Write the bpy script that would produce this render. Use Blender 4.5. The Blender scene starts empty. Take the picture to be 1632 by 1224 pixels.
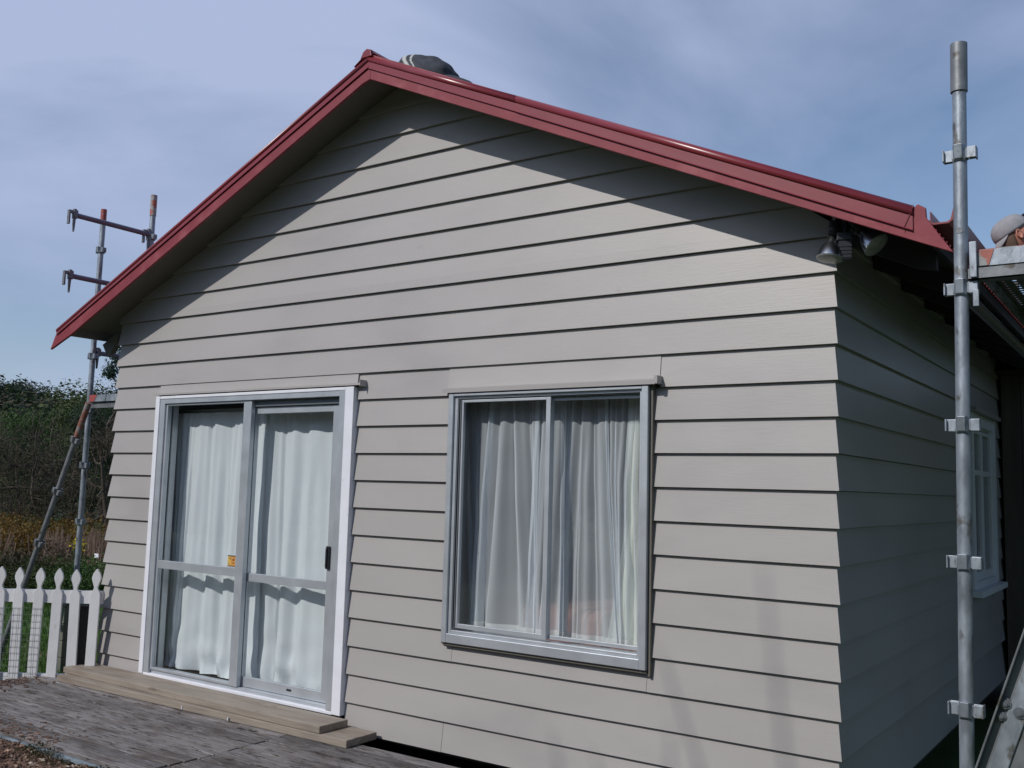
import bpy, bmesh, math, random
from mathutils import Vector, Matrix, noise
random.seed(7)
S = bpy.context.scene
COL = S.collection
R = math.radians

# ------------------------------------------------------------------ camera, sky, sun, exposure
def cam_axes(y, pt, r):
    cy, sy, cp, sp = math.cos(y), math.sin(y), math.cos(pt), math.sin(pt)
    f = Vector((sy*cp, cy*cp, sp)); ri = Vector((cy, -sy, 0)); up = ri.cross(f)
    cr, sr = math.cos(r), math.sin(r)
    return ri*cr + up*sr, -ri*sr + up*cr, f
CA, CB, CF = cam_axes(-0.605685, 0.107155, 0.026308)
CP = Vector((1.25238, -4.36519, -0.68727))
cd = bpy.data.cameras.new('camera'); cam = bpy.data.objects.new('camera', cd); COL.objects.link(cam)
m = Matrix((CA, CB, -CF)).transposed().to_4x4(); m.translation = CP
cam.matrix_world = m
cd.sensor_width = 36; cd.lens = 1545.7/1632*36
cd.clip_start = 0.05; cd.clip_end = 3000
S.camera = cam

SUN_TO = Vector((0.08, 0.25, -0.215)).normalized()
w = bpy.data.worlds.new('World'); S.world = w; w.use_nodes = True
nt = w.node_tree; nt.nodes.clear()
def wn(t, **k):
    n = nt.nodes.new(t)
    for a, b in k.items(): setattr(n, a, b)
    return n
sky = wn('ShaderNodeTexSky'); sky.sky_type = 'NISHITA'; sky.sun_disc = False
sky.sun_elevation = math.asin(-SUN_TO.z)
sky.sun_rotation = math.atan2(-SUN_TO.x, -SUN_TO.y) % (2*math.pi)
sky.air_density = 1.0; sky.dust_density = 0.6; sky.ozone_density = 3.0
tc = wn('ShaderNodeTexCoord')
mp = wn('ShaderNodeMapping'); mp.inputs['Scale'].default_value = (1.2, 1.2, 2.6); mp.inputs['Rotation'].default_value = (0.2, 0.35, 0.9)
n1 = wn('ShaderNodeTexNoise'); n1.inputs['Scale'].default_value = 1.5; n1.inputs['Detail'].default_value = 7; n1.inputs['Roughness'].default_value = 0.5
n1.inputs['Distortion'].default_value = 0.6
cr = wn('ShaderNodeValToRGB'); cr.color_ramp.elements[0].position = 0.43; cr.color_ramp.elements[0].color = (0.0,)*3+(1,)
cr.color_ramp.elements[1].position = 0.72; cr.color_ramp.elements[1].color = (1, 1, 1, 1)
mx = wn('ShaderNodeMixRGB')
mul = wn('ShaderNodeMath', operation='MULTIPLY'); mul.inputs[1].default_value = 0.8
mx.inputs['Color2'].default_value = (4.2, 4.95, 7.1, 1)
bg = wn('ShaderNodeBackground'); bg.inputs['Strength'].default_value = 0.100
wo = wn('ShaderNodeOutputWorld')
L = nt.links.new
L(tc.outputs['Generated'], mp.inputs['Vector']); L(mp.outputs['Vector'], n1.inputs['Vector']); L(n1.outputs['Fac'], cr.inputs['Fac'])
dt = wn('ShaderNodeVectorMath', operation='DOT_PRODUCT'); dt.inputs[1].default_value = (-0.70, 0.30, 0.70)   # thin high cloud veils the west half of the sky
L(tc.outputs['Generated'], dt.inputs[0])
hz = wn('ShaderNodeMapRange'); hz.inputs['From Min'].default_value = 0.70; hz.inputs['From Max'].default_value = 0.97; hz.inputs['To Min'].default_value = 0.0; hz.inputs['To Max'].default_value = 0.60
L(dt.outputs['Value'], hz.inputs['Value'])
mul.inputs[1].default_value = 0.85
L(cr.outputs['Color'], mul.inputs[0])
sm = wn('ShaderNodeMath', operation='ADD'); sm.use_clamp = True
L(mul.outputs[0], sm.inputs[0]); L(hz.outputs['Result'], sm.inputs[1]); L(sm.outputs[0], mx.inputs['Fac'])
L(sky.outputs['Color'], mx.inputs['Color1']); L(mx.outputs['Color'], bg.inputs['Color']); L(bg.outputs['Background'], wo.inputs['Surface'])

sd = bpy.data.lights.new('sun', 'SUN'); sd.energy = 2.9; sd.angle = R(0.5); sd.color = (1, 0.965, 0.92)
so = bpy.data.objects.new('sun', sd); COL.objects.link(so); so.rotation_euler = SUN_TO.to_track_quat('-Z', 'Y').to_euler(); so.location = (-3, -9, 9)
S.view_settings.view_transform = 'Standard'; S.view_settings.look = 'None'
S.view_settings.exposure = 0.0; S.view_settings.gamma = 1; S.view_settings.use_curve_mapping = False
S.render.engine = 'CYCLES'
S.cycles.transparent_max_bounces = 24

# ------------------------------------------------------------------ helpers
class MB:
    """collects geometry in lists, then links it as ONE mesh object"""
    def __init__(s): s.v = []; s.f = []; s.m = []; s.sm = []
    def add(s, vs, fs, mi=0, smooth=False):
        b = len(s.v); s.v += [tuple(v) for v in vs]
        for f in fs: s.f.append(tuple(b+i for i in f)); s.m.append(mi); s.sm.append(smooth)
    def box(s, a, b, M=None, mi=0):
        x0, y0, z0 = a; x1, y1, z1 = b
        vs = [Vector(p) for p in ((x0,y0,z0),(x1,y0,z0),(x1,y1,z0),(x0,y1,z0),(x0,y0,z1),(x1,y0,z1),(x1,y1,z1),(x0,y1,z1))]
        if M: vs = [M @ v for v in vs]
        s.add(vs, [(0,3,2,1),(4,5,6,7),(0,1,5,4),(1,2,6,5),(2,3,7,6),(3,0,4,7)], mi)
    def hexa(s, vs, mi=0):
        s.add(vs, [(0,3,2,1),(4,5,6,7),(0,1,5,4),(1,2,6,5),(2,3,7,6),(3,0,4,7)], mi)
    def tube(s, p, q, r, n=16, r2=None, caps=True, mi=0, hollow=0):
        p = Vector(p); q = Vector(q); d = (q-p).normalized()
        u = d.orthogonal().normalized(); v = d.cross(u); r2 = r if r2 is None else r2
        vs = []
        for c, rr in ((p, r), (q, r2)):
            for i in range(n):
                a = 2*math.pi*i/n; vs.append(c+(u*math.cos(a)+v*math.sin(a))*rr)
        s.add(vs, [(i, (i+1) % n, n+(i+1) % n, n+i) for i in range(n)], mi, True)
        if caps: s.add(vs, [tuple(range(n))[::-1], tuple(range(n, 2*n))], mi)
    def path(s, pts, r, n=8, mi=0):
        for a, b in zip(pts, pts[1:]): s.tube(a, b, r, n, mi=mi)
    def lathe(s, prof, M, n=24, mi=0):
        vs = []
        for (r, z) in prof:
            for i in range(n):
                a = 2*math.pi*i/n; vs.append(M @ Vector((r*math.cos(a), r*math.sin(a), z)))
        fs = []
        for k in range(len(prof)-1):
            for i in range(n): fs.append((k*n+i, k*n+(i+1) % n, (k+1)*n+(i+1) % n, (k+1)*n+i))
        s.add(vs, fs, mi, True)
    def prism(s, poly, fn, d0, d1, mi=0):
        """poly 2d, fn(u,v,d)->xyz"""
        n = len(poly)
        vs = [fn(u, v, d0) for u, v in poly]+[fn(u, v, d1) for u, v in poly]
        s.add(vs, [tuple(range(n)), tuple(range(n, 2*n))[::-1]]+[(i, n+i, n+(i+1) % n, (i+1) % n) for i in range(n)], mi)
    def mesh(s, name, mats):
        me = bpy.data.meshes.new(name); me.from_pydata(s.v, [], s.f)
        for mt in (mats if isinstance(mats, (list, tuple)) else [mats]): me.materials.append(mt)
        me.polygons.foreach_set('material_index', s.m); me.polygons.foreach_set('use_smooth', s.sm)
        me.update(); return me
    def build(s, name, mats, parent=None, bevel=0, fix=True):
        me = s.mesh(name, mats)
        if fix:
            bm = bmesh.new(); bm.from_mesh(me); bmesh.ops.recalc_face_normals(bm, faces=bm.faces); bm.to_mesh(me); bm.free()
        o = bpy.data.objects.new(name, me); COL.objects.link(o); o.parent = parent
        if parent is not None and parent.matrix_basis != Matrix(): o.matrix_parent_inverse = parent.matrix_basis.inverted()
        if bevel:
            b = o.modifiers.new('bevel', 'BEVEL'); b.width = bevel; b.segments = 2; b.limit_method = 'ANGLE'
        return o
def tag(o, label=None, cat=None, group=None, kind=None):
    if label: o['label'] = label
    if cat: o['category'] = cat
    if group: o['group'] = group
    if kind: o['kind'] = kind
    return o
def empty(name, loc=(0, 0, 0), label=None, cat=None, group=None):
    o = bpy.data.objects.new(name, None); COL.objects.link(o); o.location = loc; o.empty_display_size = 0.1
    return tag(o, label, cat, group)

# ------------------------------------------------------------------ materials
def lin(c): return tuple((x/255/12.92 if x <= 10 else ((x/255+0.055)/1.055)**2.4) for x in c)
def mat(name, base, rough=0.6, metal=0.0, var=0.0, vscale=3.0, stretch=(1, 1, 1), bump=0.0, bscale=40.0, bstretch=None,
        col2=None, c2scale=6.0, c2lo=0.5, c2hi=0.7, c2stretch=None, rnd=0.0, spec=0.5, rough2=None, trans=0.0, coord='Object', coat=0):
    m = bpy.data.materials.new(name); m.use_nodes = True
    t = m.node_tree; N = t.nodes; K = t.links.new; p = N['Principled BSDF']
    p.inputs['Roughness'].default_value = rough; p.inputs['Metallic'].default_value = metal
    p.inputs['Specular IOR Level'].default_value = spec
    if coat: p.inputs['Coat Weight'].default_value = coat; p.inputs['Coat Roughness'].default_value = 0.15
    tc = N.new('ShaderNodeTexCoord')
    def nz(scale, st, det=5):
        mp = N.new('ShaderNodeMapping'); mp.inputs['Scale'].default_value = st
        K(tc.outputs[coord], mp.inputs['Vector'])
        n = N.new('ShaderNodeTexNoise'); n.inputs['Scale'].default_value = scale; n.inputs['Detail'].default_value = det
        K(mp.outputs['Vector'], n.inputs['Vector']); return n
    c = N.new('ShaderNodeRGB'); c.outputs[0].default_value = (*base, 1); out = c.outputs[0]
    if col2 is not None:
        n = nz(c2scale, c2stretch or stretch); rp = N.new('ShaderNodeMapRange'); rp.inputs['From Min'].default_value = c2lo; rp.inputs['From Max'].default_value = c2hi
        K(n.outputs['Fac'], rp.inputs['Value']); mx = N.new('ShaderNodeMixRGB'); mx.inputs['Color2'].default_value = (*col2, 1)
        K(rp.outputs['Result'], mx.inputs['Fac']); K(out, mx.inputs['Color1']); out = mx.outputs['Color']
    if var:
        n = nz(vscale, stretch); rp = N.new('ShaderNodeMapRange'); rp.inputs['From Min'].default_value = 0.25; rp.inputs['From Max'].default_value = 0.75
        rp.inputs['To Min'].default_value = 1-var; rp.inputs['To Max'].default_value = 1+var
        K(n.outputs['Fac'], rp.inputs['Value'])
        mx = N.new('ShaderNodeVectorMath'); mx.operation = 'SCALE'; K(out, mx.inputs[0]); K(rp.outputs['Result'], mx.inputs['Scale']); out = mx.outputs['Vector']
        if rough2 is not None:
            r2 = N.new('ShaderNodeMapRange'); r2.inputs['To Min'].default_value = rough; r2.inputs['To Max'].default_value = rough2
            K(n.outputs['Fac'], r2.inputs['Value']); K(r2.outputs['Result'], p.inputs['Roughness'])
    if rnd:
        oi = N.new('ShaderNodeObjectInfo'); rp = N.new('ShaderNodeMapRange'); rp.inputs['To Min'].default_value = 1-rnd; rp.inputs['To Max'].default_value = 1+rnd
        K(oi.outputs['Random'], rp.inputs['Value'])
        mx = N.new('ShaderNodeVectorMath'); mx.operation = 'SCALE'; K(out, mx.inputs[0]); K(rp.outputs['Result'], mx.inputs['Scale']); out = mx.outputs['Vector']
    K(out, p.inputs['Base Color'])
    if bump:
        n = nz(bscale, bstretch or stretch, 6); b = N.new('ShaderNodeBump'); b.inputs['Strength'].default_value = bump; b.inputs['Distance'].default_value = 0.01
        K(n.outputs['Fac'], b.inputs['Height']); K(b.outputs['Normal'], p.inputs['Normal'])
    if trans:
        tr = N.new('ShaderNodeBsdfTranslucent'); K(out, tr.inputs['Color']); ms = N.new('ShaderNodeMixShader'); ms.inputs[0].default_value = trans
        K(p.outputs[0], ms.inputs[1]); K(tr.outputs[0], ms.inputs[2]); K(ms.outputs[0], N['Material Output'].inputs['Surface'])
    return m
def glass_mat(name, tint, rough=0.0, ior=1.5, boost=0.0):
    m = bpy.data.materials.new(name); m.use_nodes = True; t = m.node_tree; N = t.nodes; K = t.links.new; N.clear()
    tr = N.new('ShaderNodeBsdfTransparent'); tr.inputs[0].default_value = (*tint, 1)
    g = N.new('ShaderNodeBsdfGlossy'); g.inputs['Roughness'].default_value = rough
    # Schlick reflectance, the same from both sides of the pane
    ge = N.new('ShaderNodeNewGeometry'); dp = N.new('ShaderNodeVectorMath'); dp.operation = 'DOT_PRODUCT'
    K(ge.outputs['Incoming'], dp.inputs[0]); K(ge.outputs['Normal'], dp.inputs[1])
    def mth(op, a, b=None):
        q = N.new('ShaderNodeMath'); q.operation = op; K(a, q.inputs[0])
        if b is not None: q.inputs[1].default_value = b
        return q
    ab = mth('ABSOLUTE', dp.outputs['Value']); iv = mth('MULTIPLY_ADD', ab.outputs[0], -1.0); iv.inputs[2].default_value = 1.0
    pw_ = mth('POWER', iv.outputs[0], 5.0); ad = mth('MULTIPLY_ADD', pw_.outputs[0], 0.96); ad.inputs[2].default_value = 0.04+boost
    ms = N.new('ShaderNodeMixShader'); o = N.new('ShaderNodeOutputMaterial')
    K(ad.outputs[0], ms.inputs[0]); K(tr.outputs[0], ms.inputs[1]); K(g.outputs[0], ms.inputs[2]); K(ms.outputs[0], o.inputs[0])
    return m
def sheer_mat(name, col, alpha):
    m = bpy.data.materials.new(name); m.use_nodes = True; t = m.node_tree; N = t.nodes; K = t.links.new; N.clear()
    tr = N.new('ShaderNodeBsdfTransparent'); d = N.new('ShaderNodeBsdfDiffuse'); d.inputs[0].default_value = (*col, 1)
    tl = N.new('ShaderNodeBsdfTranslucent'); tl.inputs[0].default_value = (*col, 1)
    m1 = N.new('ShaderNodeMixShader'); m1.inputs[0].default_value = 0.22; K(d.outputs[0], m1.inputs[1]); K(tl.outputs[0], m1.inputs[2])
    lw = N.new('ShaderNodeLayerWeight'); lw.inputs['Blend'].default_value = 0.35      # weave looks denser seen edge on
    rp = N.new('ShaderNodeMapRange'); rp.inputs['To Min'].default_value = alpha; rp.inputs['To Max'].default_value = 0.97
    K(lw.outputs['Facing'], rp.inputs['Value'])
    ms = N.new('ShaderNodeMixShader'); o = N.new('ShaderNodeOutputMaterial'); K(rp.outputs['Result'], ms.inputs[0]); K(tr.outputs[0], ms.inputs[1]); K(m1.outputs[0], ms.inputs[2])
    K(ms.outputs[0], o.inputs[0]); return m

M_wall = mat('taupe_wall_paint', (0.378, 0.358, 0.346), 0.42, var=0.045, vscale=2.2, stretch=(0.6, 0.6, 1.6), bump=0.05, bscale=30, bstretch=(0.35, 0.35, 5), rnd=0.03,
             col2=(0.315, 0.298, 0.295), c2scale=1.7, c2lo=0.52, c2hi=0.85)
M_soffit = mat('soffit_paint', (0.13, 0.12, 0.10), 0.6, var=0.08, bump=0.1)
M_barge = mat('red_barge_paint', (0.235, 0.038, 0.050), 0.5, var=0.14, vscale=5, bump=0.12, bscale=18, rnd=0.03, spec=0.35, col2=(0.30, 0.085, 0.095), c2scale=5, c2lo=0.52, c2hi=0.75)
M_flash = mat('red_coated_steel', (0.215, 0.026, 0.034), 0.30, var=0.1, vscale=4, bump=0.04, bscale=6, spec=0.6)
M_roof = mat('red_roof_iron', (0.24, 0.04, 0.04), 0.4, var=0.12)
M_alu = mat('anodised_aluminium', (0.50, 0.53, 0.565), 0.38, metal=0.55, var=0.09, vscale=8, rough2=0.5, bump=0.05, bscale=60)
M_aludark = mat('grey_track', (0.16, 0.18, 0.2), 0.45, metal=0.5)
M_white = mat('white_trim_paint', (0.74, 0.75, 0.80), 0.4, var=0.06, vscale=8, bump=0.08, bscale=50, col2=(0.45, 0.42, 0.38), c2scale=14, c2lo=0.72, c2hi=0.8)
M_whitewin = mat('white_window_paint', (0.72, 0.74, 0.78), 0.45, var=0.04)
M_glass = glass_mat('window_glass', (0.955, 0.972, 0.975), boost=0.012)
M_curt = mat('white_curtain_cloth', (0.88, 0.91, 0.93), 0.85, var=0.03, bump=0.08, bscale=120, trans=0.18)
M_cream = mat('cream_curtain_cloth', (0.86, 0.87, 0.78), 0.85, trans=0.2)
M_sheer = sheer_mat('sheer_net', (0.93, 0.95, 0.99), 0.44)
M_hem = sheer_mat('net_hem', (0.88, 0.88, 0.88), 0.88)
M_pink = mat('pink_bedding', (0.62, 0.30, 0.24), 0.8, var=0.1)
M_room = mat('room_wall', (0.20, 0.19, 0.18), 0.8)
M_reveal = mat('reveal_paint', (0.55, 0.57, 0.53), 0.6)
M_floorin = mat('room_carpet', (0.09, 0.08, 0.075), 0.9)
M_black = mat('black_plastic', (0.02, 0.021, 0.025), 0.4)
M_plank = mat('raw_timber', (0.262, 0.222, 0.182), 0.75, var=0.22, vscale=5, stretch=(0.5, 6, 6), bump=0.35, bscale=14, bstretch=(0.6, 9, 9), col2=(0.20, 0.155, 0.12), c2scale=3, c2stretch=(0.8, 3, 3), c2lo=0.5, c2hi=0.72)
M_deck = mat('weathered_deck', (0.185, 0.17, 0.168), 0.85, var=0.5, vscale=9, stretch=(0.5, 12, 12), bump=1.0, bscale=16, bstretch=(0.8, 14, 14), col2=(0.085, 0.066, 0.058), c2scale=5.5, c2stretch=(0.7, 2.2, 2), c2lo=0.46, c2hi=0.72, rnd=0.34)
def flakes(m, col, scale, st, lo, hi):
    t = m.node_tree; N = t.nodes; K = t.links.new; p = N['Principled BSDF']; src = p.inputs['Base Color'].links[0].from_socket
    tc = N.new('ShaderNodeTexCoord'); mp = N.new('ShaderNodeMapping'); mp.inputs['Scale'].default_value = st; n = N.new('ShaderNodeTexNoise'); n.inputs['Scale'].default_value = scale; n.inputs['Detail'].default_value = 8; n.inputs['Roughness'].default_value = .7
    K(tc.outputs['Object'], mp.inputs['Vector']); K(mp.outputs['Vector'], n.inputs['Vector'])
    rp = N.new('ShaderNodeMapRange'); rp.inputs['From Min'].default_value = lo; rp.inputs['From Max'].default_value = hi; K(n.outputs['Fac'], rp.inputs['Value'])
    mx = N.new('ShaderNodeMixRGB'); mx.inputs['Color2'].default_value = (*col, 1); K(rp.outputs['Result'], mx.inputs['Fac']); K(src, mx.inputs['Color1']); K(mx.outputs['Color'], p.inputs['Base Color'])
flakes(M_deck, (0.045, 0.036, 0.032), 14, (0.5, 3.0, 3), .55, .60)
flakes(M_deck, (0.30, 0.30, 0.31), 17, (0.45, 3.5, 3), .60, .66)
flakes(M_plank, (0.13, 0.10, 0.08), 9, (0.5, 2.0, 2), .60, .68)
flakes(M_wall, (0.27, 0.255, 0.25), 5, (1, 1, 1), .66, .80)
M_deckedge = mat('blue_grey_edging', (0.15, 0.185, 0.215), 0.8, var=0.4, vscale=12, bump=0.5, col2=(0.05, 0.05, 0.04), c2scale=9, c2lo=.5, c2hi=.6)
M_galv = mat('galvanised_steel', (0.29, 0.325, 0.365), 0.36, metal=0.6, var=0.38, vscale=22, stretch=(1, 1, .45), rough2=0.7, bump=0.22, bscale=45, col2=(0.15, 0.15, 0.145), c2scale=20, c2stretch=(1, 1, 0.5), c2lo=0.60, c2hi=0.66)
M_galv2 = mat('worn_galvanised_steel', (0.19, 0.20, 0.21), 0.5, metal=0.45, var=0.3, vscale=12, bump=0.1, col2=(0.09, 0.08, 0.07), c2scale=18, c2lo=0.6, c2hi=0.68)
M_ledger = mat('dark_steel_tube', (0.17, 0.16, 0.21), 0.5, metal=0.3, var=0.2, vscale=14)
M_orange = mat('worn_orange_paint', (0.36, 0.11, 0.08), 0.55, var=0.2, vscale=12, col2=(0.30, 0.31, 0.31), c2scale=16, c2lo=0.49, c2hi=0.55)
M_orange2 = mat('orange_red_marking', (0.33, 0.065, 0.06), 0.55, var=0.2, vscale=12, col2=(0.36, 0.22, 0.2), c2scale=30, c2lo=0.6, c2hi=0.66)
M_chrome = mat('lamp_reflector_metal', (0.45, 0.48, 0.52), 0.25, metal=1.0)
M_lampglass = mat('lamp_front_glass', (0.30, 0.31, 0.29), 0.22, var=0.2, vscale=60, spec=0.8)
M_picket = mat('white_picket_paint', (0.66, 0.66, 0.67), 0.5, var=0.08, vscale=5, bump=0.15, bscale=30, bstretch=(3, 3, 0.6), rnd=0.03, col2=(0.42, 0.40, 0.38), c2scale=10, c2lo=0.66, c2hi=0.8)
M_darkpost = mat('dark_stained_post', (0.035, 0.03, 0.028), 0.8, var=0.3, bump=0.3)
M_wire = mat('netting_wire', (0.10, 0.11, 0.11), 0.5, metal=0.4)
M_shade_boards = mat('shade_brown_boards', (0.085, 0.072, 0.058), 0.8, var=0.25, vscale=4, stretch=(5, 5, 0.5), rnd=0.15)  # dark tone carries the deep shade at the wall's far end
M_under = mat('underside_shade_dark', (0.03, 0.028, 0.026), 0.9)  # near-black tone also carries the shade under floor and right eave
M_skin = mat('skin', (0.48, 0.20, 0.14), 0.55, var=0.12, vscale=14, bump=0.08, bscale=60)
M_hair = mat('short_hair', (0.10, 0.06, 0.04), 0.8)
M_cap = mat('grey_cap_cloth', (0.27, 0.27, 0.285), 0.85, var=0.12, vscale=30, bump=0.15, bscale=150)
M_shirt = mat('dark_work_shirt', (0.04, 0.045, 0.06), 0.9, var=0.1)
M_trouser = mat('dark_trousers', (0.03, 0.03, 0.035), 0.9)
M_jacket = mat('dark_jacket_cloth', (0.035, 0.04, 0.05), 0.8, var=0.35, vscale=14, bump=0.3, bscale=30)
M_stripe = mat('pale_jacket_stripe', (0.42, 0.42, 0.40), 0.6)
M_leaf = {}
def leafmat(n, c, v=0.35, tr=0.25):
    m = mat(n, c, 0.65, var=v, vscale=0.9, trans=tr, spec=0.25); M_leaf[n] = m; return m
M_rust = mat('rusty_orange_paint', (0.22, 0.085, 0.055), 0.6, var=0.3, vscale=14, col2=(0.19, 0.17, 0.16), c2scale=16, c2lo=0.48, c2hi=0.56)
ML_dark = leafmat('dark_bush_foliage', (0.020, 0.034, 0.018)); ML_mid = leafmat('olive_foliage', (0.045, 0.068, 0.02))
ML_green = leafmat('green_foliage', (0.05, 0.10, 0.025)); ML_brown = leafmat('bare_twig_brown', (0.062, 0.050, 0.030), 0.45, 0.1)
ML_gorse = leafmat('orange_brown_shrub', (0.16, 0.095, 0.018), 0.6); ML_reed = leafmat('dry_reed', (0.19, 0.13, 0.095), 0.5)
ML_yellow = leafmat('yellow_flower', (0.62, 0.50, 0.03), 0.1); ML_pine = leafmat('pine_needles', (0.022, 0.045, 0.028))
M_bark = mat('bark', (0.07, 0.055, 0.042), 0.9, var=0.3, vscale=10, bump=0.4)
M_grass = mat('lawn_ground', (0.045, 0.085, 0.018), 0.9, var=0.35, vscale=1.3, bump=0.5, bscale=30, col2=(0.09, 0.08, 0.035), c2scale=0.35, c2lo=0.55, c2hi=0.7)
M_blade = leafmat('grass_blades', (0.06, 0.13, 0.025), 0.3)
M_soil = mat('bark_mulch_bed', (0.085, 0.045, 0.03), 0.95, var=0.4, vscale=25, bump=1.0, bscale=60)
M_chip = mat('bark_chips', (0.115, 0.065, 0.045), 0.85, var=0.5, vscale=14, col2=(0.32, 0.22, 0.16), c2scale=30, c2lo=0.56, c2hi=0.66)
M_deadleaf = mat('dry_leaf', (0.45, 0.36, 0.28), 0.7, var=0.2)
M_moss = leafmat('moss', (0.045, 0.055, 0.018), 0.5)

# ------------------------------------------------------------------ terrain
GZ = -2.40
def gz(x, y):
    d = math.hypot(x-CP.x, y-CP.y)
    t = min(max((d-34)/120, 0), 1); t = t*t*(3-2*t)
    n = noise.noise(Vector((x*0.018, y*0.018, 0.3)))
    n2 = noise.noise(Vector((x*0.15, y*0.15, 1.3)))
    far = min(max((d-12)/15, 0), 1)
    return GZ + t*(8.6+5.0*n) + far*0.12*n2
g = MB(); NG = 110
def gs(i): t = 2*i/NG-1; return math.copysign((abs(t)**2.6)*900, t)
vs = [(gs(i)-4, gs(j)+2, gz(gs(i)-4, gs(j)+2)) for j in range(NG+1) for i in range(NG+1)]
g.add(vs, [(j*(NG+1)+i, j*(NG+1)+i+1, (j+1)*(NG+1)+i+1, (j+1)*(NG+1)+i) for j in range(NG) for i in range(NG)], 0, True)
tag(g.build('ground', M_grass, fix=False), kind='structure')

def at(px, d):     # ground point under a direction of view, d metres away: used once to lay out the planting
    r = CA*((px-816)/1545.7)+CF; r.z = 0; r.normalize()
    return CP.x+r.x*d, CP.y+r.y*d

# ------------------------------------------------------------------ HOUSE
W = 5.478; P = 0.165; LIP = 0.019; TH = 0.030
RX = -2.70; SL = 0.4515
YO = -0.27                                     # plane of the gable overhang
def zb(x): return 1.737-SL*abs(x-RX)           # lower edge of barge boards
def zs(x): return zb(x)+0.062                  # soffit
house = empty('weatherboard_house', (0, 0, GZ), 'single-storey taupe weatherboard house with a red-trimmed gable, sliding door and one wide window', 'house')
def fr(s, d, z): return (s, d, z)                    # front wall
def ri(s, d, z): return (-d, s, z)                   # right wall
def le(s, d, z): return (-W+d, s, z)                 # left wall
def wboard(fn, s0, s1, z0, z1, m0=False, m1=False, clip=None, d0=0.0):
    k = LIP/P
    j = random.uniform(-0.0012, 0.0012)
    if d0: j = 0
    d_top = d0+(z1-z0)*k
    def sx(s, which, d, z):
        if which == 0: return (s+d) if m0 else s
        return (s-d) if m1 else s
    pts = []
    for z, d in ((z0+j, d0), (z0+j, TH), (z1-0.0015, TH), (z1-0.0015, d_top)):
        for wh, s in ((0, s0), (1, s1)):
            ss = sx(s, wh, d, z)
            if clip:
                lo, hi = clip(z); ss = min(max(ss, lo), hi)
            pts.append(fn(ss, d, z))
    b = MB()
    if not clip and abs(s1-s0) > .8:
        n = max(2, int((s1-s0)/.35)); sd_ = random.uniform(0, 50); vs = []
        for i in range(n+1):
            f = i/n; e = 0 if i in (0, n) else 1
            wz = .0016*noise.noise(Vector((f*n*.45+sd_, 0, 0)))*e; wd = .0014*noise.noise(Vector((f*n*.45+sd_, 7, 0)))*e
            for (z, d) in ((z0+j+wz, d0+wd), (z0+j+wz, TH), (z1-.0015, TH), (z1-.0015, d_top)):
                ss = sx(s0, 0, d, z)*(1-f)+sx(s1, 1, d, z)*f; vs.append(fn(ss, d, z))
        b = MB(); fs = [(0, 1, 2, 3), (4*n+3, 4*n+2, 4*n+1, 4*n)]
        for i in range(n): fs += [(4*i+k_, 4*i+(k_+1) % 4, 4*i+4+(k_+1) % 4, 4*i+4+k_) for k_ in range(4)]
        b.add(vs, fs); return b.build('weatherboard', M_wall, house)
    # order: a0,a1 (bottom outer) b0,b1 (bottom inner) c0,c1 (top inner) e0,e1 (top outer)
    a0, a1, b0, b1, c0, c1, e0, e1 = pts
    b.hexa([a0, a1, b1, b0, e0, e1, c1, c0])
    return b.build('weatherboard', M_wall, house)
def gclip(z):
    half = (zs(RX)-z)/SL
    return (RX-half, RX+half)
DX0, DX1, DZ0, DZ1 = -4.918, -2.932, -2.09, -0.062
WX0, WX1, WZ0, WZ1 = -2.196, -0.905, -1.560, -0.122
for k in range(13, -11, -1):
    z0 = -k*P; z1 = z0+P
    cl = gclip if z1 > 0.3 else None
    if cl and z0 >= zs(RX)-0.02: continue
    z1 = min(z1, zs(RX)-0.004)
    if k == 13:
        wboard(fr, -W, DX0, z0, z1, m0=True); wboard(fr, DX1, -2.186, z0, z1); wboard(fr, -2.1835, 0, z0, z1, m1=True)
    elif 11 <= k <= 12:
        wboard(fr, -W, DX0, z0, z1, m0=True); wboard(fr, DX1, 0, z0, z1, m1=True)
    elif k == 10:
        wboard(fr, -W, DX0, z0, z1, m0=True); wboard(fr, DX1, -2.134, z0, z1); wboard(fr, -2.132, -0.933, z0, WZ0); wboard(fr, -0.931, 0, z0, z1, m1=True)
    elif 2 <= k <= 9:
        wboard(fr, -W, DX0, z0, z1, m0=True); wboard(fr, DX1, WX0, z0, z1); wboard(fr, WX1, 0, z0, z1, m1=True)
    elif k == 1:
        wboard(fr, -W, DX0, z0, z1, m0=True); wboard(fr, DX0+.001, DX1-.001, DZ1, z1); wboard(fr, DX1, -2.222, z0, z1)
        wboard(fr, -2.2205, -0.876, WZ1, z1); wboard(fr, -0.8745, 0, z0, z1, m1=True)
    elif k == -3:
        za = .545; wboard(fr, -W, 0, z0, za+.0015, m0=True, m1=True); wboard(fr, -W, 0, za, z1, m0=True, m1=True, clip=lambda z: (gclip(z)[0], min(0, gclip(z)[1]+.012)), d0=(za-z0)*LIP/P)
    else:
        wboard(fr, -W, 0, z0, z1, m0=True, m1=True, clip=cl)
YB = 6.4
SY0, SY1, SZ0, SZ1 = 3.20, 4.262, -1.318, -0.052
for k in range(12, -4, -1):
    z0 = -k*P; z1 = z0+P
    z1 = min(z1, zs(0)+0.02)
    if z0 > zs(0): continue
    if k == 12: z0 = -2.115
    if 2 <= k <= 7:
        wboard(ri, 0, SY0, z0, z1, m0=True); wboard(ri, SY1, YB, z0, z1)
    elif k == 8:
        wboard(ri, 0, SY0, z0, z1, m0=True); wboard(ri, SY1, YB, z0, z1)
        wboard(ri, SY0+.001, SY1-.001, z0, z1)
    else:
        wboard(ri, 0, YB, z0, z1, m0=True)
    wboard(le, 0, YB, z0, z1, m0=True)
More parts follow.
